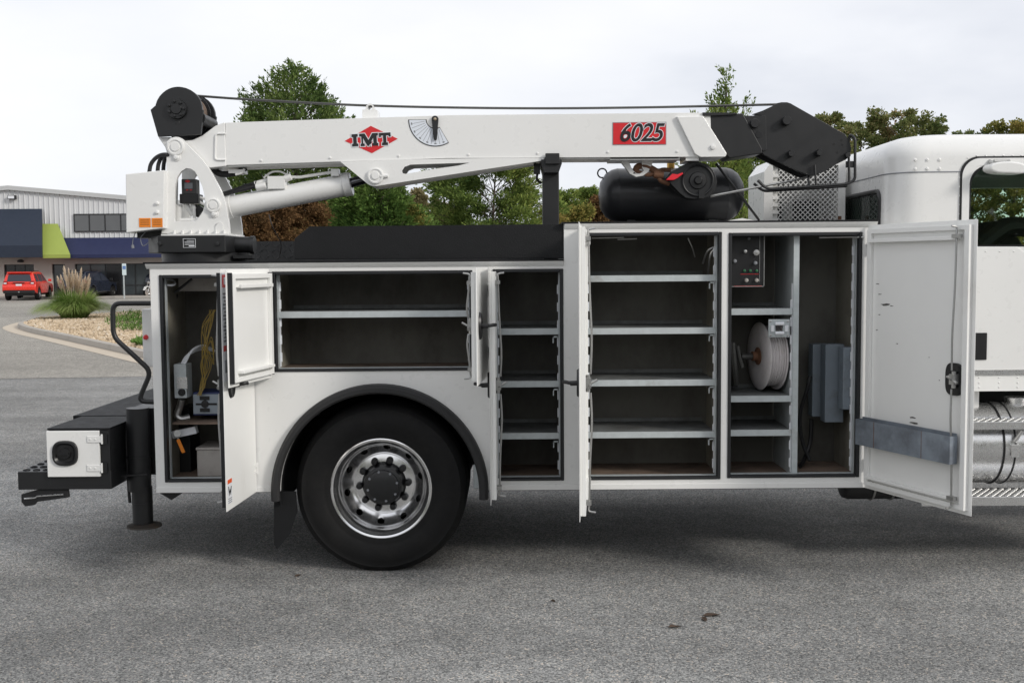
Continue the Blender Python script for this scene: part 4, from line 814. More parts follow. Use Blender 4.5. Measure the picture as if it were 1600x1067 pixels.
# hook block resting on the anchor: hangs from the truck, a thing of its own
hc = at(1089, 283, .33); hb = empty('hook_block', (hc.x, .36, hc.z-.12))
tag(hb, 'black sheave block with rusty hook and red latch hung under the white boom', 'hook block')
def hk(pts): return pxpoly(pts, .33)
side = hk([(1117+0, 275), (1119, 285), (1117, 296), (1110, 306), (1098, 311), (1084, 312), (1070, 310), (1060, 302), (1046, 287), (1042, 278), (1050, 268), (1062, 261), (1076, 254), (1090, 253), (1104, 258), (1113, 266)])
for i_, y in enumerate((.30, .40)):
    m = MB(); m.prism(side, y, y+.012); m.build('cheek_plate', BLACK, hb, bevel=.004)
MB().lathe([(.02, 0), (.095, 0), (.105, .01), (.108, .02), (.09, .04), (.108, .06), (.105, .075), (.095, .085), (.02, .085)], (hc.x, .313, hc.z), (0, 1, 0), 36).build('sheave', BLACK, hb)
MB().lathe([(.001, -.025), (.02, -.025), (.028, -.012), (.05, -.010), (.055, 0)], (hc.x, .30, hc.z), (0, 1, 0), 20).build('sheave_pin', BLACK, hb)
m = MB(); m.lathe([(.088, -.008), (.094, -.012), (.100, -.008), (.100, 0), (.088, 0)], (hc.x, .30, hc.z), (0, 1, 0), 40); m.box(hc.x+.005, hc.x+.04, .285, .30, hc.z-.11, hc.z-.06); m.build('guard_ring', BLACK, hb)
m = MB(); m.tube(smooth_line([at(1008, 272, .36), at(998, 269, .36), at(994, 264, .36), at(998, 260, .36), at(1008, 260, .36), at(1018, 264, .36), at(1026, 269, .36), at(1032, 272, .36)], 6), [.012]*8+[.02]*14+[.022]*21, 12); m.tube(smooth_line([at(1008, 273, .36), at(1018, 273, .36), at(1026, 271, .36)]), .014, 10); m.build('hook', RUST, hb)
m = MB(); m.tube(fillet([at(1048, 266, .36), at(1030, 265, .36), at(1029, 282, .36), at(1046, 288, .36)], .03), .014, 10); m.lathe([(.001, -.03), (.026, -.03), (.026, .03), (.001, .03)], at(1029, 273, .36), (1, 0, -.1), 16); m.build('swivel', RUST, hb)
m = MB(); q = pxpoly([(1040, 282), (1050, 272), (1058, 273), (1066, 270), (1067, 272), (1058, 279), (1052, 282)], .285); m.prism(q, .27, .298); m.build('safety_latch', REDF, hb, bevel=.003)

# ------------- mesh guard between body and cab
gy = 1.0
gx0, gx1 = hx(1194, 300, gy), hx(1321, 300, gy); gz1 = hz(254, 1250, gy)
mg = MB(); mg.box(gx0, gx0+.06, gy, gy+.5, ZT2-.3, gz1-.06); mg.box(gx1-.05, gx1, gy, gy+.5, ZT2-.3, gz1+.05); mg.box(gx0+.06, gx1-.05, gy+.42, gy+.44, ZT2-.3, gz1)
mg.box(gx0+.06, gx1-.05, gy, gy+.5, gz1-.02, gz1+.02); mg.add([(gx0, gy, gz1-.06), (gx0+.06, gy, gz1+.02), (gx0+.06, gy+.5, gz1+.02), (gx0, gy+.5, gz1-.06), (gx0+.06, gy, gz1-.06), (gx0+.06, gy+.5, gz1-.06)], [(0, 1, 2, 3), (0, 4, 1), (3, 2, 5), (0, 3, 5, 4)])
mgo = mg.build('mesh_guard', WHITE, truck)
m = MB(); mx0, mx1, mz0, mz1 = gx0+.10, gx1-.05, ZT2-.1, gz1-.02; st = .034; w = .0021
n1 = int((mx1-mx0+mz1-mz0)/st)+1
for k in range(n1):
    for sgn in (1, -1):
        c = k*st
        pts = []
        x_a = max(0, c-(mz1-mz0)); x_b = min(mx1-mx0, c)
        if x_b <= x_a: continue
        pa, pb = (x_a, c-x_a), (x_b, c-x_b)
        if sgn > 0: P = [(mx0+pa[0], mz0+pa[1]), (mx0+pb[0], mz0+pb[1])]; o = (w, w)
        else: P = [(mx1-pa[0], mz0+pa[1]), (mx1-pb[0], mz0+pb[1])]; o = (-w, w)
        y = gy+.01+(.002 if sgn > 0 else 0)
        m.add([(P[0][0]-o[0], y, P[0][1]-o[1]), (P[1][0]-o[0], y, P[1][1]-o[1]), (P[1][0]+o[0], y, P[1][1]+o[1]), (P[0][0]+o[0], y, P[0][1]+o[1])], [(0, 1, 2, 3)])
tag(m.build('expanded_mesh', WHITE, mgo, fix=False), kind='stuff')
MB().box(gx0+.061, gx0+.10, gy+.03, gy+.035, ZT2-.3, gz1-.02).build('louvre_panel', CREAM, mgo)
for k in range(9):
    z = gz1-.08-k*.05; m = MB(); m.box(gx0+.062, gx0+.10, gy+.005, gy+.02, z-.018, z+.004); m.build('louvre', CREAM, mgo)
m = MB(); m.cyl((gx0+.34, gy+.2, ZT2-.3), (gx0+.34, gy+.2, gz1-.25), .09, 24); m.box(gx0+.1, gx0+.22, gy+.38, gy+.41, ZT2-.2, gz1-.25); m.build('exhaust_pipe', BLACK, mgo)
m = MB(); q = at(1312, 341, gy-.002); m.box(q.x-.012, q.x+.012, gy-.002, gy-.0005, q.z-.01, q.z+.014); m.build('rust_spot', RUST, mgo)

# ------------- cab
cx0, cx1, cy0, cy1 = 2.335, 5.2, .20, 2.25
zc0, zc1 = hz(611, 1560, cy0), hz(206, 1500, cy0)
def rrect(x0, x1, y0, y1, r, n=8):
    out = []
    for (a, b, s) in ((x0+r, y0+r, 180), (x1-r, y0+r, 270), (x1-r, y1-r, 0), (x0+r, y1-r, 90)):
        for i in range(n+1): t = R(s+90*i/n); out.append((a+r*math.cos(t), b+r*math.sin(t)))
    return out
m = MB(); lv = []
for i in range(10):
    t = R(90*i/9); ins = .2*(1-math.cos(t)); z = zc1-.15+.15*math.sin(t); lv.append((z, ins))
lv = [(zc0, 0), (zc0+.6, 0), (zc1-.4, 0)]+lv+[(zc1+.012, .45), (zc1+.02, .8)]
rings = []; r0 = .2
for z, ins in lv:
    pts = rrect(cx0+ins, cx1-ins, cy0+ins*.8, cy1-ins*.8, r0); rings.append([(x, y, z) for x, y in pts])
N = len(rings[0]); V = [p for r_ in rings for p in r_]; F = [(j*N+i, j*N+(i+1) % N, (j+1)*N+(i+1) % N, (j+1)*N+i) for j in range(len(rings)-1) for i in range(N)]
F += [tuple(range(N-1, -1, -1)), tuple(range((len(rings)-1)*N, len(rings)*N))]
cab = m.add(V, F).build('cab', WHITE, truck, ang=60)
sl = cab.modifiers.new('s', 'SOLIDIFY'); sl.thickness = .05; sl.offset = -1
wx0, wx1, wz0, wz1 = hx(1513, 330, cy0), 4.75, hz(386, 1560, cy0), hz(259, 1560, cy0)
def winpoly(g): return [(wx0-g, wz0-g), (wx1+g, wz0-g), (wx1+g, wz1+g-.02), (wx1+g-.02, wz1+g)]+[(wx0-g+.11+.11*math.cos(R(t)), wz1+g-.11+.11*math.sin(R(t))) for t in range(90, 181, 10)]
cutm = MB(); cutm.prism(winpoly(0), -1, 4); cut = cutm.build('cutter', INK)
rw = MB(); ry0, ry1 = .42, 2.03; rz0, rz1 = ZT2-.25, hz(298, 1360, .42)
rp_ = [(ry0+.06+.06*math.cos(R(t)), rz1-.06+.06*math.sin(R(t))) for t in range(180, 89, -15)]+[(ry1-.06+.06*math.cos(R(t)), rz1-.06+.06*math.sin(R(t))) for t in range(90, -1, -15)]+[(ry1, rz0), (ry0, rz0)]
rw.prism(rp_, cx0-.3, cx0+.3, 'x'); cut2 = rw.build('cutter', INK)
cut3 = MB().box(cx1-.3, cx1+.3, cy0+.15, cy1-.15, wz0, wz1).build('cutter', INK)
for c_ in (cut, cut2, cut3):
    b = cab.modifiers.new('b', 'BOOLEAN'); b.object = c_; b.operation = 'DIFFERENCE'; b.solver = 'EXACT'
dg = bpy.context.evaluated_depsgraph_get(); me = bpy.data.meshes.new_from_object(cab.evaluated_get(dg)); cab.modifiers.clear(); cab.data = me
bpy.data.objects.remove(cut); bpy.data.objects.remove(cut2); bpy.data.objects.remove(cut3); cab.data.set_sharp_from_angle(angle=R(50))
plate('window_frame', [winpoly(.045), winpoly(.0)], cy0-.012, cy0+.01, WHITE, cab, bevel=.004)
plate('window_gasket', [winpoly(.056), winpoly(.045)], cy0-.008, cy0+.008, INK, cab)
plate('window_seal', [winpoly(.0), winpoly(-.012)], cy0-.004, cy0+.02, INK, cab)
for y in (cy0+.02, cy1-.02): plate('side_window', [winpoly(.001)], y, y+.004, GLASS, cab)
MB().box(cx1-.03, cx1-.026, cy0+.151, cy1-.151, wz0+.001, wz1-.001).build('windscreen', GLASS, cab)
m = MB(); m.prism(rp_, cx0+.012, cx0+.016, 'x'); m.build('rear_window', GLASSD, cab)
# rubber frame of the rear window
def tube_loop(pts, r): return MB().tube(pts+[pts[0], pts[1]], r, 8)
tube_loop([Vector((cx0-.003, a, b)) for a, b in rp_], .014).build('rear_window_gasket', INK, cab)
m = MB(); st = .05
for k in range(60):
    for sgn in (1, -1):
        c = k*st; W_, H_ = ry1-ry0-.03, rz1-rz0-.03; xa_ = max(0, c-H_); xb_ = min(W_, c)
        if xb_ <= xa_: continue
        P = [(ry0+.015+xa_, rz0+.015+c-xa_), (ry0+.015+xb_, rz0+.015+c-xb_)] if sgn > 0 else [(ry1-.015-xa_, rz0+.015+c-xa_), (ry1-.015-xb_, rz0+.015+c-xb_)]
        o = .0015; x = cx0+.004+(.002 if sgn > 0 else 0)
        if all(abs(p[0]-ry0) < .12 for p in P) and min(p[1] for p in P) > rz1-.06: continue
        m.add([(x, P[0][0]-o, P[0][1]-o*sgn), (x, P[1][0]-o, P[1][1]-o*sgn), (x, P[1][0]+o, P[1][1]+o*sgn), (x, P[0][0]+o, P[0][1]+o*sgn)], [(0, 1, 2, 3)])
tag(m.build('window_mesh', INK, cab, fix=False), kind='stuff')
# body seam, rivets, drip moulding
zs = hz(269, 1440, cy0)
pts = [(x, y) for x, y in rrect(cx0-.0015, cx1, cy0-.0015, cy1, .2, 8)]
sm_ = [Vector((x, y, zs)) for x, y in pts if x < cx0+.21][::1]
sm_ = sorted(sm_, key=lambda v: (-v.y, v.x)); sm_.append(Vector((wx0-.05, cy0-.0015, zs)))
MB().tube(sm_, .0035, 6).build('panel_seam', INKG, cab)
for x in (1430, 1449, 1468):
    for y in (250, 264): q = at(x, y, cy0); MB().lathe([(.001, -.008), (.008, -.006), (.011, 0)], q, (0, 1, 0), 12).build('rivet', WHITE, cab)
q = at(1500, 300, cy0)
for k in range(14): p = at(1499.5, 278+k*14, cy0); MB().lathe([(.001, -.004), (.004, -.003), (.006, 0)], p, (0, 1, 0), 8).build('rivet', WHITE, cab)
for k in range(8): p = at(1512+k*14, 247 if k < 1 else 243.5, cy0); MB().lathe([(.001, -.004), (.004, -.003), (.006, 0)], p, (0, 1, 0), 8).build('rivet', WHITE, cab)
# door skin, handle, sill
dp = pxpoly([(1480, 392), (1486, 385.5), (1590, 385.5), (1602, 396), (1640, 398), (1640, 578), (1480, 579)], cy0-.002)
plate('cab_door_skin', [dp], cy0-.014, cy0-.0005, WHITE, cab, bevel=.006)
for k in range(6): p = at(1540+k*22, 393, cy0-.014); MB().lathe([(.001, -.004), (.004, -.003), (.006, 0)], p, (0, 1, 0), 8).build('rivet', WHITE, cab)
a, b = at(1521, 520, cy0-.014), at(1541, 562, cy0-.014)
m = MB(); m.box(a.x, b.x, cy0-.022, cy0-.0145, b.z, a.z); m.build('door_handle', INK, cab, bevel=.012, seg=3)
m = MB(); a, b = at(1480, 579, cy0), at(1640, 584, cy0); m.box(a.x, 4.5, cy0-.022, cy0-.0145, b.z, a.z); m.build('rub_strip', ALUD, cab)
a, b = at(1480, 585, cy0), at(1640, 610, cy0); m = MB(); m.box(a.x, 4.8, cy0-.010, cy0-.0005, b.z, a.z); m.build('sill_panel', CREAM, cab)
for x in (1530, 1561, 1590):
    for y in (590, 598, 605): p = at(x, y, cy0-.010); MB().lathe([(.001, -.004), (.004, -.003), (.006, 0)], p, (0, 1, 0), 8).build('rivet', WHITE, cab)
# vent visor over the window
q = at(1569, 266, cy0-.06); m = MB()
sec = []
for i in range(24):
    t = 2*math.pi*i/24; sec.append((q.x+.118*math.copysign(abs(math.cos(t))**.8, math.cos(t)), q.z+.010+.036*math.copysign(abs(math.sin(t))**.8, math.sin(t)) - (.012 if math.cos(t) > 0 else 0)*math.cos(t)))
m.prism(sec, cy0-.14, cy0-.02); vz = m.build('visor', WHITE, cab, bevel=.012, seg=3)
m = MB(); m.tube([at(1546, 252, cy0-.01), at(1552, 257, cy0-.05)], .012, 8); m.tube([at(1553, 252, cy0-.015), at(1575, 252, cy0-.015)], .01, 8); m.tube([at(1576, 252, cy0-.01), at(1572, 258, cy0-.05)], .012, 8); m.build('visor_bracket', STEEL, cab)
# seats and dash inside
m = MB(); sx = hx(1560, 370, .6)
for y in (.35, 1.45):
    m.prism([(sx-.2, 1.1), (sx+.5, 1.1), (sx+.5, 1.5), (sx+.1, 1.55), (sx+.05, 1.98), (sx-.05, 2.12), (sx-.16, 2.12), (sx-.22, 1.9)], y, y+.5)
m.build('seat', mat('black_seat', (.012, .012, .012), .7), cab, bevel=.04, seg=3)
m = MB(); m.tube(smooth_line([at(1530, 386, .3), at(1555, 366, .3), at(1580, 354, .3), at(1640, 362, .3)]), .06, 10); m.build('steering_wheel_cover', mat('black_trim', (.012, .012, .012), .5), cab)
m = MB(); m.box(cx0+.06, cx1-.06, cy0+.06, cy1-.06, zc0+.05, zc0+.08); m.box(cx0+.055, cx0+.065, cy0+.1, cy1-.1, zc0+.1, rz0-.05); m.build('cab_interior', mat('dark_trim', (.02, .02, .021), .8), cab)

# ------------- fuel tank, steps, underbody
fz0, fz1 = hz(766, 1560, .12), hz(633, 1560, .25); fr = (fz1-fz0)/2; fzc = (fz0+fz1)/2; fyc = .14+fr
fx0 = hx(1440, 700, .12); fx1 = 4.2
ft = MB().lathe([(.001, 0), (fr*.9, .004), (fr, .03), (fr, fx1-fx0-.03), (fr*.9, fx1-fx0), (.001, fx1-fx0)], (fx0, fyc, fzc), (1, 0, 0), 64).build('fuel_tank', ALUD, truck, ang=40)
for sx_ in (hx(1578, 700, .14), 3.9, fx0+.2):
    m = MB(); rg = []
    ang_ = range(-90, 271, 8)
    for xx, rr_, mm in ((sx_, fr+.004, ALUD),):
        vs_ = []; 
        for t in ang_:
            for dx in (-.028, .028): vs_.append((sx_+dx+.06*(math.cos(R(t-180)) if False else 0), fyc+rr_*math.cos(R(t)), fzc+rr_*math.sin(R(t))))
        n_ = len(ang_); m.add(vs_, [(2*i, 2*i+1, 2*i+3, 2*i+2) for i in range(n_-1)])
    sp_ = m.build('tank_strap', ALUD, ft)
    m = MB()
    for dx in (-.034, .034):
        m.tube([Vector((sx_+dx, fyc+(fr+.003)*math.cos(R(t)), fzc+(fr+.003)*math.sin(R(t)))) for t in ang_], .0065, 6)
    m.build('strap_rubber', INK, ft)
q = at(1592, 640, .35); m = MB(); m.cyl((q.x, fyc, fzc+fr-.01), (q.x, fyc, fzc+fr+.035), .07, 24); m.build('filler_cap', ALUD, ft, bevel=.006)
def step(py0, py1, px0, y0, y1, name):
    z1_, z0_ = hz(py0, 1560, y0), hz(py1, 1560, y0); x0_, x1_ = hx(px0, py0, y0), 4.2
    m = MB(); m.box(x0_, x1_, y0, y0+.004, z0_, z1_); m.box(x0_, x1_, y0+.004, y1, z1_-.004, z1_); m.box(x0_, x1_, y1, y1+.004, z0_, z1_)
    s = m.build(name, ALUD, truck, bevel=.002)
    m = MB(); k = 0
    for i in range(int((x1_-x0_)/.045)):
        for j in range(int((y1-y0-.03)/.03)):
            xx = x0_+.03+i*.045+(.022 if j % 2 else 0); yy = y0+.025+j*.03
            m.lathe([(.013, 0), (.011, .004), (.006, .0042), (.005, .0006)], (xx, yy, z1_), (0, 0, 1), 8)
    tag(m.build('grip_dimples', STEEL, s), kind='stuff'); return s
step(659, 671, 1440, .06, .26, 'side_step'); step(776, 790, 1440, .03, .30, 'side_step')
m = MB(); m.tube([at(1598, 672, .1), at(1585, 690, .13)], .014, 8); m.box(hx(1580, 700, .13), hx(1592, 700, .13), .125, .135, hz(714, 1586, .13), hz(694, 1586, .13)); m.build('step_bracket', ALUD, truck, bevel=.003); MB().box(hx(1520, 620, .3), hx(1530, 620, .3), .3, .36, hz(640, 1525, .3), hz(610, 1525, .3)).build('cab_mount', WHITE, truck, bevel=.003)
m = MB(); q = at(1366, 760, .25); m.lathe([(.001, 0), (.12, .02), (.13, .05), (.13, .5), (.12, .53), (.001, .55)], (hx(1318, 760, .3), .40, hz(752, 1366, .3)), (1, 0, 0), 32); ub = m.build('brake_air_tank', BLACK, truck)
for x in (1366, 1397):
    m = MB(); q = at(x, 760, .3); m.tube([Vector((q.x, .40+.134*math.cos(R(t)), hz(752, 1366, .3)+.134*math.sin(R(t)))) for t in range(0, 361, 15)], .007, 6); m.build('tank_strap', STEEL, ub)
m = MB(); m.box(hx(1330, 700, .5), 5.0, .75, .85, zc0-.4, zc0-.02); m.build('frame_cover', BLACK, truck)

# loose aluminium box on the floor of the rear compartment
a, b = at(307, 702, .16), at(352, 749, .16); zf = OPEN[0][2]-.0015
bx = empty('metal_box', ((a.x+b.x)/2, .28, zf)); tag(bx, 'scuffed bare aluminium box on the floor of the rear compartment', 'box')
m = MB(); m.box(a.x, b.x, .16, .42, zf, a.z-.006); m.build('box_body', BOXM, bx, bevel=.006)
m = MB(); m.box(a.x-.004, b.x+.004, .156, .424, a.z-.0055, a.z+.012); m.build('box_lid', BOXM, bx, bevel=.004)
m = MB(); m.box(2.5, 5.1, .95, 1.5, .38, 1.0); m.cyl((XR-.2, 1.2, .62), (2.5, 1.2, .68), .16, 20); m.build('engine_mass_light_block', BLACK, truck, bevel=.05)  # unseen engine mass added under the cab to cut light from the right

# ================================================================== building across the lot
BY = 66.0
bld = empty('commercial_building', (at(80, 460, BY).x, BY, 0)); tag(bld, 'white ribbed metal building with navy and lime awnings over its shopfront', 'building')
WALLM = mat('ribbed_wall_paint', (.60, .61, .62), .5, var=.04, scale=.6, dirt=(.45, .45, .44), dscale=.5, damt=.3, streak=4)
STUCCO = mat('stucco', (.52, .46, .42), .85, var=.06, scale=1, bump=.1, bscale=10)
NAVY = mat('navy_awning', (.014, .023, .043), .7, var=.12, scale=2); BLUE = mat('blue_awning', (.011, .017, .065), .7, var=.12, scale=1.5, dirt=(.03, .035, .09), dscale=1, damt=.3, streak=5); LIME = mat('lime_awning', (.30, .37, .075), .7, var=.08, scale=1.5)
FRAME = mat('dark_window_frame', (.018, .018, .02), .5); PANE = mat('far_window_glass', (.11, .115, .12), .12, var=.25, scale=.5)
ROOFM = mat('roof_trim', (.48, .49, .49), .5)
bx0, bx1 = at(-330, 400, BY).x, at(300, 400, BY).x; pk_x = at(15, 300, BY).x
def roofz(x): return (at(15, 297, BY).z)-abs(x-pk_x)*((at(15, 297, BY).z-at(196, 312.5, BY).z)/(at(196, 312, BY).x-pk_x))
zw0 = at(120, 404, BY).z
xs = []; x = bx0
m = MB(); vs_ = []; n_ = 0; pitch = .33
while x < bx1:
    for dx, dy_ in ((0, 0), (pitch*.72, 0), (pitch*.80, -.05), (pitch*.92, -.05)): vs_.append((min(x+dx, bx1), BY+dy_))
    x += pitch
V = [(a, b, zw0-.3) for a, b in vs_]+[(a, b, roofz(a)) for a, b in vs_]; n_ = len(vs_)
m.add(V, [(i, i+1, n_+i+1, n_+i) for i in range(n_-1)]); m.build('upper_wall', WALLM, bld, fix=False, ang=20)
m = MB(); m.prism([(bx0, 0), (bx1, 0), (bx1, roofz(bx1)-.1), (pk_x, roofz(pk_x)-.1), (bx0, roofz(bx0)-.1)], BY+.05, BY+18); m.build('building_shell', WALLM, bld)
m = MB(); m.add([(bx0-.3, BY-.25, roofz(bx0)+.0), (pk_x, BY-.25, roofz(pk_x)), (bx1+.3, BY-.25, roofz(bx1+.3)), (bx0-.3, BY-.25, roofz(bx0)+.28), (pk_x, BY-.25, roofz(pk_x)+.28), (bx1+.3, BY-.25, roofz(bx1+.3)+.28), (bx0-.3, BY+18.2, roofz(bx0)+.28), (pk_x, BY+18.2, roofz(pk_x)+.28), (bx1+.3, BY+18.2, roofz(bx1+.3)+.28), (bx0-.3, BY, roofz(bx0)), (pk_x, BY, roofz(pk_x)), (bx1+.3, BY, roofz(bx1+.3))], [(0, 1, 4, 3), (1, 2, 5, 4), (3, 4, 7, 6), (4, 5, 8, 7), (0, 1, 10, 9), (1, 2, 11, 10)]); m.build('roof', ROOFM, bld, fix=False)
# ground floor wall with openings
def bpx(x0, x1, y0, y1, Y): a, b = at(x0, y0, Y), at(x1, y1, Y); return (a.x, b.x, b.z, a.z)
w0 = [(bx0, 0), (bx1, 0), (bx1, zw0+.2), (bx0, zw0+.2)]
ops = [bpx(8, 57, 413.5, 475, BY), bpx(83, 105, 413, 464, BY), bpx(118.5, 236, 412.5, 463, BY)]
ops = [(a, b, max(c, .12), d) for a, b, c, d in ops]
plate('ground_floor_wall', [w0]+[[(a, c), (b, c), (b, d), (a, d)] for a, b, c, d in ops], BY-.2, BY+.02, STUCCO, bld)
def window(a, b, c, d, n, Y, name='window', split=None, pane=None):
    m = MB(); t = .07
    m.box(a, b, Y-.06, Y, d-t, d); m.box(a, b, Y-.06, Y, c, c+t)
    for k in range(n+1): x = a+(b-a)*k/n; x = min(max(x-t/2, a), b-t); m.box(x, x+t, Y-.055, Y, c+t, d-t)
    if split: m.box(a+t, b-t, Y-.054, Y, split-t/2, split+t/2)
    f = m.build(name, FRAME, bld)
    for k in range(n): MB().box(a+(b-a)*k/n+t/2, a+(b-a)*(k+1)/n-t/2, Y-.03, Y-.02, c+t, d-t).build('pane', pane or PANE, f)
    return f
SHOP = mat('shopfront_glass', (.055, .065, .07), .08, var=.5, scale=.35)
DOORG = mat('dark_doorway', (.012, .012, .013), .2, var=.2)
window(*ops[0], 3, BY+.01, 'entrance', pane=DOORG); window(*ops[1], 1, BY+.01, 'shop_window', pane=SHOP)
sw = window(*ops[2], 5, BY+.01, 'shop_window', split=at(150, 446, BY).z, pane=SHOP)
a, b, c, d = bpx(167, 191, 414, 463, BY-.05); MB().box(a, b, BY-.09, BY-.07, max(c, .12), d).build('glass_door', DOORG, bld)
uw = bpx(115, 214, 334.5, 362, BY-.06); window(uw[0], uw[1], uw[2], uw[3], 4, BY-.06, 'upper_window')
def awning(x0, x1, y0, y1, ym, m_, dep, skew=0):
    a, b = at(x0, y0, BY), at(x1, y0, BY); Yf = BY-dep; zb = at(x0, y1, Yf).z; zm = at(x0, ym, Yf).z; xa = at(x0, y1, Yf).x; xb_ = at(x1+skew, y1, Yf).x
    m = MB(); m.add([(a.x, BY-.08, a.z), (b.x, BY-.08, a.z), (xb_, Yf, zm), (xa, Yf, zm), (xb_, Yf, zb), (xa, Yf, zb), (b.x, BY-.08, zb), (a.x, BY-.08, zb)], [(0, 1, 2, 3), (3, 2, 4, 5), (1, 6, 4, 2), (0, 3, 5, 7), (5, 4, 6, 7)])
    return m.build('awning', m_, bld)
awning(-130, 66.5, 328, 403.5, 385, NAVY, 1.9); awning(67, 91, 350, 403.5, 398, LIME, 1.7, skew=19); awning(92.5, 300, 372, 403.5, 398, BLUE, 1.5)
q = at(21, 309, BY); m = MB(); m.box(q.x-.25, q.x+.25, BY-.35, BY-.05, q.z-.12, q.z+.14); fl_ = m.build('floodlight', FRAME, bld, bevel=.03); MB().box(q.x-.2, q.x+.2, BY-.36, BY-.351, q.z-.08, q.z+.10).build('floodlight_lens', LABELW, fl_)
q = at(22, 294, BY+2); m = MB(); m.cyl((q.x, BY+2, roofz(q.x)+.2), (q.x, BY+2, q.z+.1), .12, 10); m.build('roof_vent', ROOFM, bld)
q = at(32, 408, BY-.6); m = MB(); m.lathe([(.001, 0), (.2, .02), (.22, .12), (.1, .2)], (q.x, BY-.6, q.z-.1), (0, 0, 1), 12); m.build('soffit_lamp', FRAME, bld)
pv = MB(); a, b = at(-300, 466, BY-3).x, bx1; pv.box(a, b, BY-3.2, BY-.2, 0, .12); tag(pv.build('pavement', CONC, bevel=.02), kind='structure')

# sign for the accessible space
sx = at(194, 460, BY-4.0); sg = empty('accessible_parking_sign', (sx.x, BY-4, 0)); tag(sg, 'pale parking sign with blue wheelchair symbol on a slim post before the shopfront', 'sign')
MB().box(sx.x-.035, sx.x+.035, BY-4, BY-3.95, 0, at(194, 412, BY-4).z).build('post', GALV, sg)
a, b = at(190.5, 412, BY-4.02), at(197.5, 430, BY-4.02); SIGNW = mat('sign_white', (.62, .72, .74), .4); SIGNB = mat('sign_blue', (.02, .12, .42), .4)
MB().box(a.x, b.x, BY-4.03, BY-4.01, b.z, a.z).build('sign_panel', SIGNW, sg)
c = at(194, 418.3, BY-4.03); h = .085
MB().box(c.x-h*1.1, c.x+h*1.1, BY-4.037, BY-4.031, c.z-h*1.2, c.z+h*1.2).build('symbol_square', SIGNB, sg)
m = MB(); y = BY-4.042; m.lathe([(.001, 0), (.013, .002)], (c.x-.01, y, c.z+.07), (0, 1, 0), 10); m.tube([(c.x-.01, y, c.z+.05), (c.x-.005, y, c.z), (c.x+.035, y, c.z), (c.x+.05, y, c.z-.05)], .008, 6); m.tube([(c.x-.01+.045*math.cos(R(t)), y, c.z-.03+.045*math.sin(R(t))) for t in range(120, 350, 20)], .006, 6); m.build('wheelchair_symbol', SIGNW, sg)

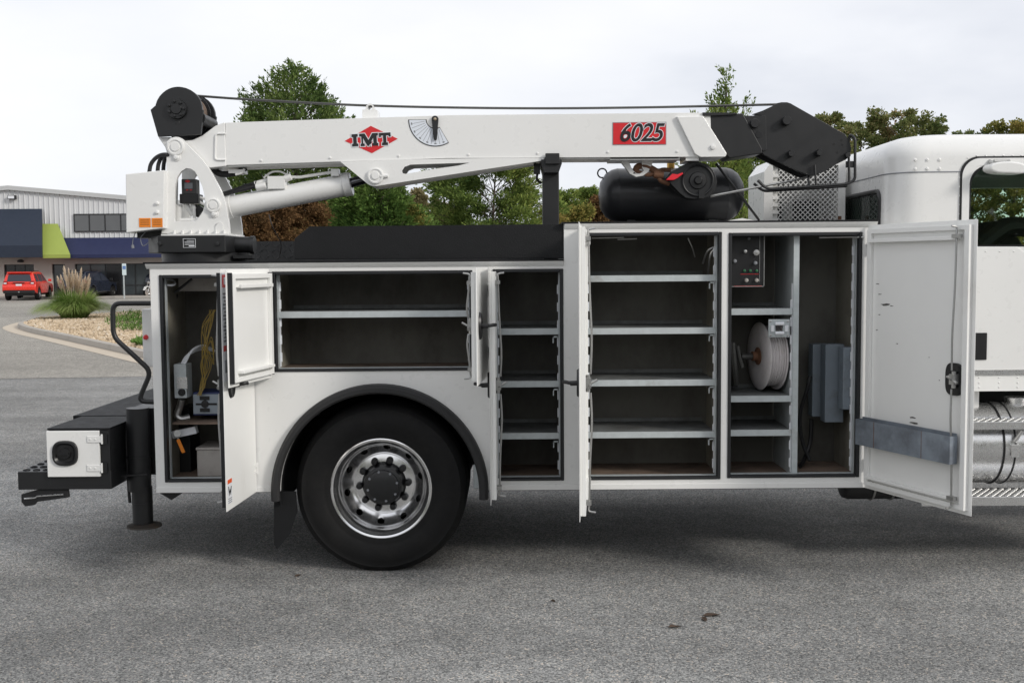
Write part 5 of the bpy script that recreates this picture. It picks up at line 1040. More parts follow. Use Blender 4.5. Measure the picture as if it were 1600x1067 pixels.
# ================================================================== cars
def suv(name, label, paint, loc, rz, dark=False):
    r = empty(name); tag(r, label, 'car')
    Lh, W = 2.4, .96
    # local: +y forward, origin on the ground at the middle
    prof = [(-2.38, .52), (-2.42, .62), (-2.40, .86), (-2.36, 1.02), (-1.0, 1.10), (.9, 1.08), (1.25, 1.05), (2.15, .98), (2.38, .84), (2.42, .62), (2.36, .42), (1.98, .40)]
    wa = lambda yc: [(yc+.45*math.cos(R(t)), .40+.45*math.sin(R(t))) for t in range(0, 181, 15)]
    prof = prof+[(p[0], p[1]) for p in wa(1.42)]+[(p[0], p[1]) for p in wa(-1.42)]+[(-1.95, .42)]
    m = MB(); m.prism(prof, -W, W, 'x'); b = m.build('body', paint, r, bevel=.06, seg=3)
    g = MB(); yb = [(-2.30, 1.03), (-2.12, 1.64), (-1.85, 1.72), (-.2, 1.74), (.25, 1.68), (1.08, 1.07)]
    n = len(yb); V = []
    for s in (-1, 1):
        for y, z in yb: V.append((s*(W-.02-(z-1.05)*.32), y, z))
    g.add(V, [tuple(range(n-1, -1, -1)), tuple(range(n, 2*n))]+[(i, (i+1) % n, n+(i+1) % n, n+i) for i in range(n)]); g.build('greenhouse', paint, r, bevel=.05, seg=3)
    DG = CARGL
    def side_x(z): return W-.02-(z-1.05)*.32
    for s in (-1, 1):
        for ya, yb_, yc, yd in ((-2.02, -1.35, -1.35, -1.93), (-1.22, -.25, -.25, -1.22), (-.15, .82, .15, -.15)):
            m = MB(); m.add([(s*(side_x(1.14)+.006), ya, 1.14), (s*(side_x(1.14)+.006), yb_, 1.14), (s*(side_x(1.6)+.006), yc, 1.60), (s*(side_x(1.6)+.006), yd, 1.60)], [(0, 1, 2, 3)]); m.build('side_window', DG, r, fix=False)
        m = MB(); m.lathe([(.001, -.01), (.19, -.01), (.215, .0), (.23, .02), (.23, .2), (.001, .2)], (s*(W+.005), 0, 0), (-s, 0, 0), 20)
        for yy in (-1.42, 1.42):
            wv = empty('wheel', (s*W, yy, .39), parent=r)
            MB().lathe([(.22, -.005), (.26, -.02), (.34, -.02), (.385, .015), (.39, .05), (.39, .2), (.34, .24), (.2, .24)], (s*W, yy, .39), (-s, 0, 0), 28).build('tyre', RUBBER, wv)
            MB().lathe([(.001, -.005), (.06, -.01), (.08, .02), (.18, .03), (.215, -.005), (.23, -.002), (.23, .1), (.001, .1)], (s*W, yy, .39), (-s, 0, 0), 20).build('rim', mat('dark_rim', (.05, .05, .05), .4, metal=.6) if dark else RIMG, wv)
        m = MB(); m.box(min(s*(W+.02), s*(W+.22)), max(s*(W+.02), s*(W+.22)), .82, .92, 1.12, 1.28); m.build('wing_mirror', paint if not dark else INK, r, bevel=.03)
        m = MB(); m.box(s*W*.80-.11, s*W*.80+.11, -2.405, -2.2, .98, 1.20); m.build('tail_light', TAILR, r, bevel=.03)
        MB().box(s*W*.80-.08, s*W*.80+.08, -2.412, -2.40, 1.02, 1.09).build('reverse_lens', LABELW, r)
        m = MB(); m.box(s*W*.75-.2, s*W*.75+.14, 2.2, 2.41, .78, .92); m.build('headlight', LABELW, r, bevel=.03)
        m = MB(); m.tube([(s*.62, -1.8, 1.79), (s*.62, .0, 1.79)], .022, 8); m.build('roof_rail', INK, r)
    def rear_y(z): return -2.30+(z-1.03)*(.14/.63)-.012
    m = MB(); m.add([(-.70, rear_y(1.16), 1.16), (.70, rear_y(1.16), 1.16), (.60, rear_y(1.58), 1.58), (-.60, rear_y(1.58), 1.58)], [(0, 1, 2, 3)]); m.build('rear_window', DG, r, fix=False)
    m = MB(); m.add([(-.66, .30, 1.655), (.66, .30, 1.655), (.82, 1.05, 1.12), (-.82, 1.05, 1.12)], [(0, 1, 2, 3)]); m.build('windscreen', DG, r, fix=False)
    m = MB(); m.box(-.68, .68, -2.32, -1.9, 1.66, 1.73); m.build('roof_spoiler', paint, r, bevel=.025)
    m = MB(); m.box(-.90, .90, -2.46, -2.3, .44, .62); m.build('rear_bumper', INK, r, bevel=.04)
    m = MB(); m.box(-.93, .93, -2.48, -2.34, .62, .86); m.build('bumper_cover', paint, r, bevel=.05)
    MB().box(-.17, .17, -2.425, -2.40, .90, 1.0).build('number_plate', LABELW, r); m = MB(); m.box(-.34, .34, -2.43, -2.38, 1.04, 1.10); m.build('tailgate_trim', INK, r, bevel=.02)
    MB().lathe([(.001, -.05), (.04, -.04), (.05, 0)], (0, -2.46, .52), (0, 1, 0), 10).build('tow_ball', STEEL, r)
    m = MB(); m.box(-.8, .8, 2.38, 2.44, .5, .74); m.build('grille', INK, r, bevel=.02)
    m = MB(); m.box(-.8, .8, -2.2, 2.2, .3, .5); m.build('underbody', INK, r)
    r.location = loc; r.rotation_euler = (0, 0, rz); return r
CARGL = mat('car_glass', (.03, .035, .05), .06, var=.1); RIMG = mat('grey_rim', (.25, .25, .26), .35, metal=.8); TAILR = mat('tail_lens', (.30, .02, .02), .2)
CARRED = mat('red_car_paint', (.72, .028, .012), .28, var=.03, coat=.7); CARDK = mat('dark_car_paint', (.012, .016, .03), .25, var=.05, coat=.8)
q = ground_at(18, 470); suv('parked_suv', 'bright red sport utility vehicle parked with its tailgate towards the lot', CARRED, (q.x, q.y+2.4, 0), R(11))
q = ground_at(119, 467.5); suv('parked_suv', 'dark blue sport utility vehicle parked behind the pampas grass', CARDK, (q.x, q.y+2.2, 0), R(-4), dark=True)
# parked motorcycle, half hidden behind the truck
q = ground_at(233, 464); mc = empty('motorcycle'); tag(mc, 'black motorcycle with chrome fork and white windshield parked by the shopfront', 'motorcycle')
CHR = mat('chrome', (.75, .75, .74), .12, metal=1)
def tire(y, r_): 
    w = MB(); w.lathe([(r_-.07, -.06), (r_-.03, -.075), (r_, -.03), (r_, .03), (r_-.03, .075), (r_-.07, .06)], (0, y, r_), (1, 0, 0), 28); o = w.build('tyre', RUBBER, mc); MB().lathe([(.001, -.03), (.05, -.05), (r_-.10, -.02), (r_-.065, -.06), (r_-.065, .06), (r_-.10, .02), (.05, .05), (.001, .03)], (0, y, r_), (1, 0, 0), 24).build('rim', CHR, mc)
tire(-.8, .33); tire(.8, .33)
m = MB(); m.tube([(-.09, -.80, .33), (-.09, -.52, 1.0)], .03, 8); m.tube([(.09, -.80, .33), (.09, -.52, 1.0)], .03, 8); m.lathe([(.001, -.14), (.10, -.12), (.13, -.04), (.10, .06), (.02, .1)], (0, -.62, .98), (0, 1, .1), 20); m.build('front_fork', CHR, mc)
m = MB(); m.prism([(-1.15, .45), (-1.0, .68), (-.75, .74), (-.5, .62), (-.52, .58), (-.78, .69), (-.98, .62)], -.09, .09, 'x'); m.build('front_fender', WHITE, mc, bevel=.02)
m = MB(); m.prism([(-.45, .95), (-.3, 1.1), (.05, 1.02), (.15, .82), (.8, .86), (1.05, .95), (1.12, .7), (.6, .55), (-.3, .55)], -.16, .16, 'x'); m.build('tank_and_seat', CARDK, mc, bevel=.06, seg=3)
m = MB(); m.prism([(-.40, .35), (.35, .35), (.4, .6), (-.3, .62)], -.2, .2, 'x'); m.build('engine', CHR, mc, bevel=.04)
m = MB(); m.prism([(-.62, .95), (-.5, 1.0), (-.32, 1.62), (-.36, 1.64), (-.58, 1.2)], -.28, .28, 'x'); m.build('fairing', CARDK, mc, bevel=.03)
m = MB(); m.prism([(-.42, 1.45), (-.36, 1.42), (-.22, 1.78), (-.26, 1.79)], -.25, .25, 'x'); m.build('windshield', LABELW, mc, bevel=.01)
m = MB(); m.tube([(-.42, -.25, 1.12), (-.2, -.45, 1.12), (.2, -.45, 1.12), (.42, -.25, 1.12)], .018, 8); m.build('handlebar', CHR, mc)
for s in (-1, 1): m = MB(); m.box(min(s*.2, s*.42), max(s*.2, s*.42), .35, 1.05, .5, .85); m.build('saddle_bag', CARDK, mc, bevel=.05)
mc.location = (q.x+.15, q.y+.4, 0); mc.rotation_euler = (0, R(4), R(-14))

# ================================================================== planted island
def gp(pts): return [ground_at(a, b) for a, b in pts]
near = smooth_line(gp([(62, 502), (46, 507), (37, 511), (42, 515), (62, 521), (100, 529), (150, 540), (200, 551), (240, 560), (300, 573)]), 6)
far = smooth_line(gp([(300, 493), (240, 491), (200, 492), (150, 496), (100, 499), (62, 502)]), 4)
ring = [Vector((p.x, p.y, 0)) for p in near+far[:-1]]
cen = sum(ring, Vector())/len(ring)
def grow(d):
    out = []
    n = len(ring)
    for i in range(n):
        t = (ring[(i+1) % n]-ring[i-1]).normalized(); nrm = Vector((t.y, -t.x, 0)); out.append(ring[i]+nrm*d)
    return out
tst = grow(.2); sgn = 1 if sum((t-cen).length for t in tst) > sum((t-cen).length for t in ring) else -1
o0 = ring; o1 = grow(.16*sgn); o2 = grow(.62*sgn)
n = len(ring)
m = MB(); m.add([(p.x, p.y, .15) for p in o0]+[(p.x, p.y, .14) for p in o1]+[(p.x+ (o1[i]-o0[i]).x*.15, p.y+(o1[i]-o0[i]).y*.15, .02) for i, p in enumerate(o1)]+[(p.x, p.y, .0) for p in o0], [(j*n+i, j*n+(i+1) % n, (j+1)*n+(i+1) % n, (j+1)*n+i) for j in range(3) for i in range(n)]); tag(m.build('kerb', CONC), kind='structure')
m = MB(); m.add([(p.x, p.y, .014) for p in o1]+[(p.x, p.y, .010) for p in o2], [(i, (i+1) % n, n+(i+1) % n, n+i) for i in range(n)]); tag(m.build('gutter', CONCL, fix=False), kind='structure')
SOIL = mat('island_soil', (.30, .24, .17), .9, var=.25, scale=3, bump=.3, bscale=20)
m = MB(); m.add([(p.x, p.y, .11) for p in o0], [tuple(range(n))]); tag(m.build('planting_bed', SOIL, fix=False), kind='structure')
# gravel: thousands of pale stones
rng = np.random.default_rng(11)
def in_poly(P, poly):
    x, y = P[:, 0], P[:, 1]; ins = np.zeros(len(P), bool); j = len(poly)-1
    for i in range(len(poly)):
        xi, yi, xj, yj = poly[i][0], poly[i][1], poly[j][0], poly[j][1]
        c = ((yi > y) != (yj > y)) & (x < (xj-xi)*(y-yi)/(yj-yi+1e-12)+xi); ins ^= c; j = i
    return ins
pol = [(p.x, p.y) for p in ring]; xs = [p[0] for p in pol]; ys = [p[1] for p in pol]
P = np.column_stack([rng.uniform(min(xs), min(max(xs), -7), 26000), rng.uniform(min(ys), max(ys), 26000)]); P = P[in_poly(P, pol)]
def fast_mesh(name, V, Fq, m_, parent=None):
    me = bpy.data.meshes.new(name); k = Fq.shape[1]
    me.vertices.add(len(V)); me.vertices.foreach_set('co', V.astype(np.float32).ravel()); me.loops.add(Fq.size); me.loops.foreach_set('vertex_index', Fq.astype(np.int32).ravel())
    me.polygons.add(len(Fq)); me.polygons.foreach_set('loop_start', np.arange(0, Fq.size, k, dtype=np.int32)); me.polygons.foreach_set('loop_total', np.full(len(Fq), k, np.int32)); me.update(); me.validate()
    me.materials.append(m_); o = bpy.data.objects.new(name, me); col.objects.link(o)
    if parent: o.parent = parent; o.matrix_parent_inverse = wmat(parent).inverted()
    return o
def stones(P, z, size):
    n = len(P); base = np.array([[1, 0, 0], [0, 1, 0], [-1, 0, 0], [0, -1, 0], [0, 0, .8], [0, 0, -.5]]); s = rng.uniform(*size, (n, 1, 1))*rng.uniform(.7, 1.3, (n, 6, 1)); V = base[None]*s
    a = rng.uniform(0, 6.3, n); c, si = np.cos(a)[:, None], np.sin(a)[:, None]; X = V[:, :, 0]*c-V[:, :, 1]*si; Y = V[:, :, 0]*si+V[:, :, 1]*c
    V = np.stack([X+P[:, 0:1], Y+P[:, 1:2], V[:, :, 2]+z], 2).reshape(-1, 3); f = np.array([[0, 1, 4], [1, 2, 4], [2, 3, 4], [3, 0, 4], [1, 0, 5], [2, 1, 5], [3, 2, 5], [0, 3, 5]]); F = (f[None]+(np.arange(n)*6)[:, None, None]).reshape(-1, 3); return V, F
STONE = leaf_mat('pale_gravel', [(.22, .17, .12), (.48, .37, .25), (.62, .50, .36), (.70, .64, .55)], 0, 2)
V, F = stones(P, .125, (.035, .075)); tag(fast_mesh('gravel', V, F, STONE), 'pale tan gravel covering the kerbed island', 'gravel', kind='stuff')

# ------------- foliage helpers
def blades(n, base, spread, h, w, lean, seed, seg=5, curl=1.0):
    r = np.random.default_rng(seed); a = r.uniform(0, 6.283, n); rad = spread*np.sqrt(r.uniform(0, 1, n)); hh = h*r.uniform(.6, 1.1, n); ln = lean*r.uniform(.25, 1.15, n); fa = a+r.normal(0, .35, n)
    V = np.zeros((n, seg+1, 2, 3)); 
    for k in range(seg+1):
        t = k/seg; out = ln*t**1.6; z = hh*(t-.42*curl*(ln/lean)*t**2.6); ww = w*(1-t**2)*.5+.001
        cxp = base[0]+rad*np.cos(a)+out*np.cos(fa); cyp = base[1]+rad*np.sin(a)+out*np.sin(fa)
        for s in (0, 1):
            sg_ = 1 if s else -1; V[:, k, s, 0] = cxp-sg_*ww*np.sin(fa+.6); V[:, k, s, 1] = cyp+sg_*ww*np.cos(fa+.6); V[:, k, s, 2] = base[2]+z
    i = np.arange(n)[:, None]*(2*(seg+1)); k = np.arange(seg)[None]*2; F = np.stack([i+k, i+k+1, i+k+3, i+k+2], 2).reshape(-1, 4)
    return V.reshape(-1, 3), F
GRASS = leaf_mat('pampas_blades', [(0.086, 0.155, 0.031), (0.172, 0.276, 0.061), (0.293, 0.380, 0.121), (0.448, 0.483, 0.207)], .3, .9)
PLUME = leaf_mat('pampas_plume', [(.70, .58, .45), (.84, .74, .61), (.88, .82, .72)], .5, 2)
q = ground_at(117, 503); pg = empty('pampas_grass', (q.x, q.y, .11)); tag(pg, 'large pampas grass clump with cream plumes on the gravel island', 'grass clump')
V, F = blades(5200, (q.x, q.y, .1), .42, 1.34, .015, 1.12, 3, 7, 1.75); tag(fast_mesh('blades', V, F, GRASS, pg), kind='stuff')
V, F = blades(900, (q.x, q.y, .1), .4, 1.0, .014, .8, 5, 5, 1.3); tag(fast_mesh('dry_blades', V, F, leaf_mat('dry_blades', [(.16, .14, .06), (.30, .26, .14)], .3), pg), kind='stuff')
r = np.random.default_rng(9)
for k, (px, py, ln) in enumerate(((100, 417, .0), (107, 421, 0), (113, 424, 0), (118, 423, 0), (127, 420, .0), (121, 428, 0), (90, 433, -.2), (95, 431, -.12), (139, 430, .18), (141, 436, .22), (133, 434, .1), (104, 432, -.05), (111, 434, 0), (124, 436, .05), (129, 438, .12))):
    tp_ = at(px, py, q.y+r.uniform(-.3, .3)); bs = Vector((q.x+(tp_.x-q.x)*.35, q.y, .3)); L_ = .62*r.uniform(.85, 1.15); d = (tp_-bs).normalized(); st_ = tp_-d*L_
    ps = MB(); ps.tube([bs, st_, tp_], [.008, .006, .002], 5)
    pl = ps.build('plume', PLUME, pg)
    n = 1100; t = r.uniform(0, 1, n); rad = .10*np.sin(np.pi*np.clip(t*.93+.07, 0, 1))**.7*r.uniform(.2, 1, n); a = r.uniform(0, 6.28, n)
    C = np.array(st_)[None]+np.array(d)[None]*(t*L_)[:, None]; O = np.column_stack([np.cos(a), np.sin(a), np.zeros(n)])
    tipv = C+O*rad[:, None]+np.array(d)[None]*(.07*r.uniform(.5, 1.2, n))[:, None]; sdv = np.cross(O, np.array(d)[None])*.013
    V = np.stack([C-sdv, C+sdv, tipv], 1).reshape(-1, 3); F = np.arange(3*n).reshape(-1, 3); fast_mesh('plume_hairs', V, F, PLUME, pl)
# low juniper on the island
JUN = leaf_mat('juniper', [(0.048, 0.096, 0.024), (0.112, 0.208, 0.048), (0.192, 0.320, 0.080)], .2, 1.5)
def juniper(pts, h, label, seed):
    g_ = gp(pts); c = sum(g_, Vector())/len(g_); o = empty('juniper_shrub', (c.x, c.y, .11)); tag(o, label, 'shrub')
    rr = np.random.default_rng(seed); po = [(p.x, p.y) for p in g_]; xs = [p[0] for p in po]; ys = [p[1] for p in po]
    P = np.column_stack([rr.uniform(min(xs), max(xs), 9000), rr.uniform(min(ys), max(ys), 9000)]); P = P[in_poly(P, po)]
    n = len(P); z = .12+h*rr.uniform(0, 1, n)**.6*(.55+.45*np.sin(P[:, 0]*3.1)*np.cos(P[:, 1]*2.3)); a = rr.uniform(0, 6.28, n); L_ = rr.uniform(.06, .16, n); el = rr.uniform(.1, 1.1, n)
    D = np.column_stack([np.cos(a)*np.cos(el), np.sin(a)*np.cos(el), np.sin(el)])*L_[:, None]; C = np.column_stack([P, z]); S = np.column_stack([-np.sin(a), np.cos(a), np.zeros(n)])*.018
    V = np.stack([C-S, C+S, C+D], 1).reshape(-1, 3); F = np.arange(3*n).reshape(-1, 3); tag(fast_mesh('foliage', V, F, JUN, o), kind='stuff')
    m = MB()
    for k in range(8): p = P[rr.integers(n)]; m.tube([(c.x, c.y, .11), ((c.x+p[0])/2, (c.y+p[1])/2, .2), (p[0], p[1], .16)], [.02, .015, .006], 5)
    m.build('stem', BARK, o)
juniper([(163, 512), (178, 503), (205, 498), (240, 496), (290, 498), (290, 528), (235, 527), (190, 526)], .28, 'low spreading green juniper on the gravel beside the kerb', 4)
juniper([(205, 545), (225, 538), (245, 540), (270, 548), (260, 556), (232, 554)], .15, 'small patch of ground juniper at the kerb edge near the truck', 6)

# ================================================================== trees
def leaves(C, D, L_, W_, rr):
    """elongated leaf quads (diamonds) at C along D"""
    n = len(C); R_ = rr.normal(size=(n, 3)); S = np.cross(D, R_); S /= np.linalg.norm(S, axis=1)[:, None]+1e-9; D = D*L_[:, None]; S = S*W_[:, None]
    V = np.stack([C, C+D*.45-S, C+D, C+D*.45+S], 1).reshape(-1, 3); return V, np.arange(4*n).reshape(-1, 4)
def tree(kind, name, label, X, Y, z_top, width, mats, seed, group, n_br=60, per=60, lsize=(.12, .26), base=.12, lean=0, shape='cone', zb=0, droop=.25, clump=.5, cat='tree', upf=1, dens=1.0):
    per = int(per*2.0*dens); lsize = (lsize[0]*.56, lsize[1]*.56)
    rr = np.random.default_rng(seed); H = z_top; o = empty(name, (X, Y, zb)); tag(o, label, cat, group)
    m = MB(); tr = max(.05, H*.016); pts = []
    for k in range(7): t = k/6; pts.append(Vector((X+lean*t*t+.05*H*.2*math.sin(t*4+seed)*.3, Y+.05*math.sin(t*3+seed), zb+H*.97*t)))
    m.tube(pts, [tr*(1-.9*k/6) for k in range(7)], 8)
    Cs = []; Ds = []; Ls = []
    gold = 2.39996
    for i in range(n_br):
        t = base+(1-base)*(i+.5)/n_br; t = min(.985, t+rr.normal(0, .012)); u = max(.001, (t-base)/(1-base))
        if shape == 'cone': rad = width*(1-u)**.75*(.55+.45*min(1, u*5))
        elif shape == 'pyramid': rad = width*(1-u)**.40*(.6+.4*min(1, u*5))
        elif shape == 'dome': rad = width*math.sqrt(max(.02, 1-(u*1.0)**2.2))*(.7+.3*min(1, u*4))
        elif shape == 'column': rad = width*(1-u**3)*(.6+.4*min(1, u*4))
        else: rad = width*math.sqrt(max(.03, 1-((u-.45)/.56)**2))
        rad *= rr.uniform(.62, 1.12); az = i*gold+rr.normal(0, .25)
        k = t*6; i0 = min(5, int(k)); p0 = pts[i0].lerp(pts[i0+1], k-i0)
        up = (.15+.65*u)*upf if kind != 'oak' else rr.uniform(.2, .9)
        d = Vector((math.cos(az), math.sin(az), up)).normalized(); p1 = p0+d*rad*.55; p2 = p0+d*rad+Vector((0, 0, -droop*rad*.4+(.12*rad if u > .7 else 0)))
        m.tube([p0, p1, p2], [tr*.32*(1-.6*t), tr*.2*(1-.6*t), .006], 5)
        nc = int(7*rad/width)+3
        for c in range(nc):
            s = rr.uniform(.25, 1.04)**.7; s = min(s, 1.03); b = p0.lerp(p1, s*2) if s < .5 else p1.lerp(p2, s*2-1)
            cs = clump*rr.uniform(.55, 1.2)*(.5+.5*rad/width); n = int(per*rr.uniform(.5, 1.1))
            off = rr.normal(size=(n, 3)); off /= np.linalg.norm(off, axis=1)[:, None]; off *= (cs*rr.uniform(.15, 1, n)**.6)[:, None]; off[:, 2] *= .62
            cc = np.array(b)[None]+off+rr.normal(0, .12*cs, (1, 3))
            dd = off/(cs+1e-6)*.8+np.array(d)[None]*.7+rr.normal(0, .5, (n, 3)); dd[:, 2] += .25 if kind != 'oak' else -.1
            dd /= np.linalg.norm(dd, axis=1)[:, None]; Cs.append(cc); Ds.append(dd); Ls.append(rr.uniform(*lsize, n))
    m.build('trunk', BARK, o)
    C = np.concatenate(Cs); D = np.concatenate(Ds); L_ = np.concatenate(Ls); W_ = L_*(.17 if kind != 'oak' else .36)
    V, F = leaves(C, D, L_, W_, rr); fast_mesh('crown', V, F, mats, o); return len(F)
def tuft_tree(name, label, px, ytop, dist, prof, mats, seed, group, N=2600, tl=.55, tr=.13, per=26, ls=(.07, .14), upw=.8, lobes=.18, inner=.55):
    """evergreen: pointed sprays set over a lobed crown; prof = [(pixels below the tip, half width in pixels)]"""
    rr = np.random.default_rng(seed); sc = dist/FOC; top = at(px, ytop, dist-CAM_D); X, Y, H = top.x, dist-CAM_D, top.z
    o = empty(name, (X, Y, 0)); tag(o, label, 'tree', group)
    m = MB(); m.tube([(X, Y, 0), (X+.05, Y, H*.5), (X, Y, H*.96)], [H*.018, H*.012, .01], 8)
    dz = np.array([p[0]*sc for p in prof]); hw = np.array([p[1]*sc for p in prof]); dmax = min(dz[-1], H-.3)
    d = []; 
    while len(d) < N:
        c = rr.uniform(0, dmax, 4000); w = np.interp(c, dz, hw); d += list(c[rr.uniform(0, hw.max(), 4000) < w+.04])
    d = np.array(d[:N]); a = rr.uniform(0, 6.2832, N); R0 = np.interp(d, dz, hw)
    lob = 1+lobes*(np.sin(3*a+d*1.7+seed)+.6*np.sin(7*a-d*3.1)+.5*np.sin(2.3*d*2+a))
    fr = inner+(1.02-inner)*rr.uniform(0, 1, N)**.55; r = R0*lob*fr
    B = np.column_stack([X+r*np.cos(a), Y+r*np.sin(a), H-d]); A = np.column_stack([np.cos(a)*.7, np.sin(a)*.7, np.full(N, upw)])+rr.normal(0, .28, (N, 3)); A /= np.linalg.norm(A, axis=1)[:, None]
    L0 = tl*rr.uniform(.55, 1.15, N); B = B-A*(L0*.6)[:, None]
    for k in range(0, N, max(1, N//160)):
        b = B[k]; m.tube([(X, Y, max(.3, b[2]-.25*r[k]-.2)), tuple(b), tuple(b+A[k]*L0[k]*.7)], [.03, .015, .004], 4)
    m.build('trunk', BARK, o)
    t = rr.uniform(0, 1, (N, per)); off = rr.normal(size=(N, per, 3)); off /= np.linalg.norm(off, axis=2)[:, :, None]; rad = tr*(1-t)**.7*rr.uniform(.2, 1, (N, per))
    C = B[:, None]+A[:, None]*(t*L0[:, None])[:, :, None]+off*rad[:, :, None]; D = A[:, None]*.9+off*.55+rr.normal(0, .2, (N, per, 3)); D /= np.linalg.norm(D, axis=2)[:, :, None]
    n = N*per; L_ = rr.uniform(*ls, n); V, F = leaves(C.reshape(-1, 3), D.reshape(-1, 3), L_, L_*.2, rr); fast_mesh('crown', V, F, mats, o)
PINE = leaf_mat('pine_needles', [(.045, .075, .028), (.095, .15, .045), (.18, .24, .075), (.28, .34, .13)], .25, .55)
CEDAR = leaf_mat('cedar_sprays', [(0.049, 0.085, 0.027), (0.112, 0.168, 0.045), (0.224, 0.291, 0.078), (0.381, 0.403, 0.112)], .25, .5)
YELL = leaf_mat('yellowing_leaves', [(0.098, 0.122, 0.033), (0.227, 0.227, 0.065), (0.390, 0.309, 0.098), (0.520, 0.390, 0.163)], .3, .6)
AUT = leaf_mat('autumn_leaves', [(.065, .10, .036), (.15, .185, .065), (.24, .24, .10), (.34, .22, .13)], .32, .45)
RUSS = leaf_mat('russet_leaves', [(.07, .05, .025), (.17, .10, .05), (.24, .14, .065), (.15, .15, .06)], .3, .9)
PALE = leaf_mat('pale_dry_leaves', [(0.154, 0.143, 0.066), (0.286, 0.253, 0.132), (0.418, 0.363, 0.220)], .3, .9)
def T_(px, ytop, dist, wpx, kind, name, label, mats, seed, group=None, **k):
    s = (dist)/FOC; top = at(px, ytop, dist-CAM_D); return tree(kind, name, label, top.x, dist-CAM_D, top.z, wpx*s*.5, mats, seed, group, **k)
G1 = 'trees behind the truck'
tuft_tree('evergreen_tree', 'tall dense dark green evergreen rising above the boom near its red logo', 459, 101, 38, [(0, 2), (10, 13), (24, 32), (48, 56), (90, 80), (160, 96), (260, 105), (400, 100)], PINE, 21, G1, N=3800, tl=.75, tr=.16, per=26, ls=(.08, .17))
tuft_tree('evergreen_tree', 'lower bright green evergreen behind the lift cylinder rod', 592, 250, 30, [(0, 3), (30, 30), (70, 55), (100, 66), (200, 80)], leaf_mat('pine_bright', [(.035, .07, .02), (.075, .135, .033), (.14, .22, .055), (.22, .30, .10)], .2, .55), 22, G1, N=1900, tl=.55, tr=.14, per=26, ls=(.07, .14), upw=.35, lobes=.25)
T_(765, 225, 33, 230, 'pine', 'cedar_tree', 'broad feathery cedar with sky gaps behind the boom rest post', CEDAR, 23, G1, n_br=96, per=50, lsize=(.13, .28), shape='round', clump=.40, base=.1, lean=.2)
T_(702, 268, 36, 110, 'oak', 'cedar_tree', 'thin open cedar beside the broad feathery one', CEDAR, 24, G1, n_br=40, per=30, lsize=(.1, .22), shape='round', clump=.34, base=.1)
tuft_tree('cedar_tree', 'slender cedar with a feathery top rising over the boom tip', 1134, 116, 27, [(0, 3), (30, 9), (45, 30), (80, 46), (150, 62), (260, 80), (400, 84)], CEDAR, 25, G1, N=1250, tl=.62, tr=.10, per=32, ls=(.06, .12), upw=1.3, lobes=.35, inner=.1)
T_(1185, 200, 33, 150, 'pine', 'cedar_tree', 'shaded cedar between the roof air tank and the mesh guard', CEDAR, 26, G1, n_br=60, per=44, lsize=(.13, .28), shape='round', clump=.4, base=.08)
for i, (px, yt, di, wd, mt, lb) in enumerate(((1295, 180, 40, 130, AUT, 'reddish green hardwood tree just beyond the black boom head'), (1345, 192, 44, 150, AUT, 'mixed autumn hardwood tree behind the rope guard'), (1408, 172, 42, 190, AUT, 'tallest hardwood tree rising over the cab roof'), (1462, 192, 46, 110, AUT, 'rounded hardwood tree at the side of the tallest one'), (1522, 200, 48, 120, AUT, 'small hardwood crown over the cab roof vent visor'), (1588, 188, 44, 150, YELL, 'yellowing hardwood tree above the cab roof'), (1680, 180, 46, 200, AUT, 'hardwood tree past the front of the cab'))):
    T_(px, yt, di, wd, 'oak', 'hardwood_tree', lb, mt, 40+i, 'hardwood trees beyond the cab', n_br=54, per=34, lsize=(.15, .26), shape='round', clump=.36, base=.12)
for i, (px, yt, di, wd, mt, lb) in enumerate(((882, 300, 60, 70, CEDAR, 'small distant pine between the boom rest and the air tank'), (918, 294, 62, 74, CEDAR, 'distant twin topped pine left of the air tank'), (938, 306, 58, 60, RUSS, 'rust tinted small tree partly behind the air tank end'), (902, 326, 50, 80, YELL, 'yellow green shrub below the distant pines'))):
    T_(px, yt, di, wd, 'oak', 'distant_tree', lb, mt, 60+i, 'distant trees', n_br=44, per=36, lsize=(.16, .3), shape='round', clump=.5, base=.1)
for i, (px, yt, di, wd, mt, lb) in enumerate(((392, 318, 33, 90, RUSS, 'russet bush beside the crane turntable'), (432, 312, 34, 110, RUSS, 'rust brown bush under the lift cylinder'), (476, 306, 35, 110, RUSS, 'rust brown bush at the black panel corner'), (512, 300, 38, 80, RUSS, 'dull red bush in front of the dense evergreen'), (655, 296, 40, 70, PALE, 'pale dry shrub between the evergreen and the cedars'), (690, 318, 36, 80, PALE, 'straw coloured shrub below the thin cedar'), (640, 322, 30, 60, YELL, 'yellow green low shrub next to the bright evergreen'), (860, 322, 40, 90, YELL, 'yellow green low shrub behind the boom rest'))):
    T_(px, yt, di, wd, 'oak', 'autumn_bush', lb, mt, 80+i, 'bushes behind the truck', n_br=50, per=46, lsize=(.10, .2), shape='dome', clump=.42, base=.04, cat='bush')
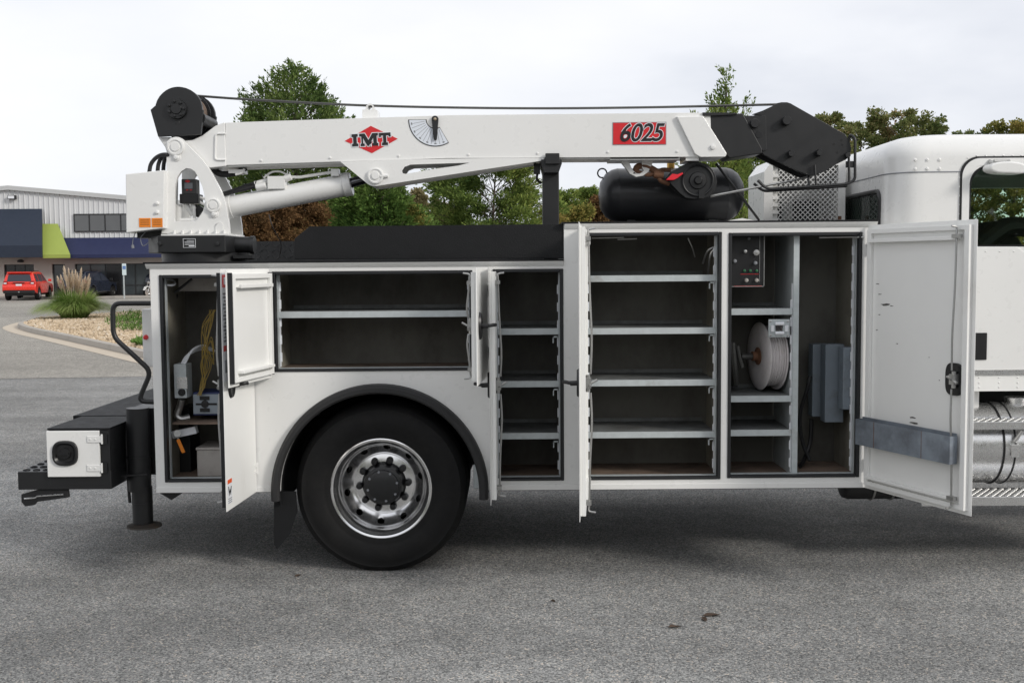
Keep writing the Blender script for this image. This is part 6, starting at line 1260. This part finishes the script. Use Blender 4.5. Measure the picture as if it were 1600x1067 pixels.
# far wood closing the horizon
def wood(name, label, x0, x1, Y, h, mats, seed, n=26000):
    rr = np.random.default_rng(seed); X = rr.uniform(x0, x1, n); prof = h*(.62+.22*np.sin(X*.21+seed)+.16*np.sin(X*.63+2*seed)); Z = prof*rr.uniform(0, 1, n)**.8; Yv = Y+rr.uniform(-2, 3, n)+np.sin(X*.9+Z*1.3)*1.2
    C = np.column_stack([X, Yv, Z]); D = rr.normal(size=(n, 3)); D[:, 1] -= .4; D /= np.linalg.norm(D, axis=1)[:, None]; L_ = rr.uniform(.35, .8, n); V, F = leaves(C, D, L_, L_*.4, rr); o = fast_mesh(name, V, F, mats); tag(o, label, 'woodland', kind='stuff'); return o
wood('woodland', 'far strip of mixed woodland behind the bushes', -14, 6, 52, 5.2, CEDAR, 3, 22000)
wood('woodland', 'far woodland seen through the cab windows', 18, 60, 60, 7.5, AUT, 5, 30000)
wood('woodland', 'far woodland closing the lot behind the air tank', 4, 22, 66, 5.0, CEDAR, 8, 20000)
wood('woodland', 'belt of unseen woodland added behind the viewer to block low skylight', -60, 60, -30, 9, AUT, 12, 45000)  # out-of-view tree belt added to cut low skylight on the truck

# a few fallen leaves on the asphalt
LEAFB = mat('dead_leaf', (.07, .045, .03), .8, var=.3)
for k, (px, py, sz, lb) in enumerate(((1112, 962, .05, 'larger of two dead leaves lying close together on the asphalt'), (1100, 968, .035, 'smaller of two dead leaves lying close together on the asphalt'), (1054, 980, .04, 'dead leaf lying alone on the asphalt before the wide shelved compartment'), (864, 940, .025, 'tiny dead leaf on the asphalt before the narrow shelved compartment'), (466, 900, .025, 'tiny dead leaf on the asphalt beside the rear tyre'))):
    q = ground_at(px, py); a = k*1.7; o = MB(); ca, sa = math.cos(a), math.sin(a)
    P_ = [(-1, 0, .004), (-.4, .42, .012), (.3, .38, .01), (1, 0, .006), (.3, -.4, .014), (-.4, -.38, .006), (0, 0, .003)]
    o.add([(q.x+sz*(x*ca-y*sa), q.y+sz*(x*sa+y*ca), z) for x, y, z in P_], [(0, 1, 6), (1, 2, 6), (2, 3, 6), (3, 4, 6), (4, 5, 6), (5, 0, 6)])
    tag(o.build('fallen_leaf', LEAFB, fix=False), lb, 'leaf', 'dead leaves on the asphalt')
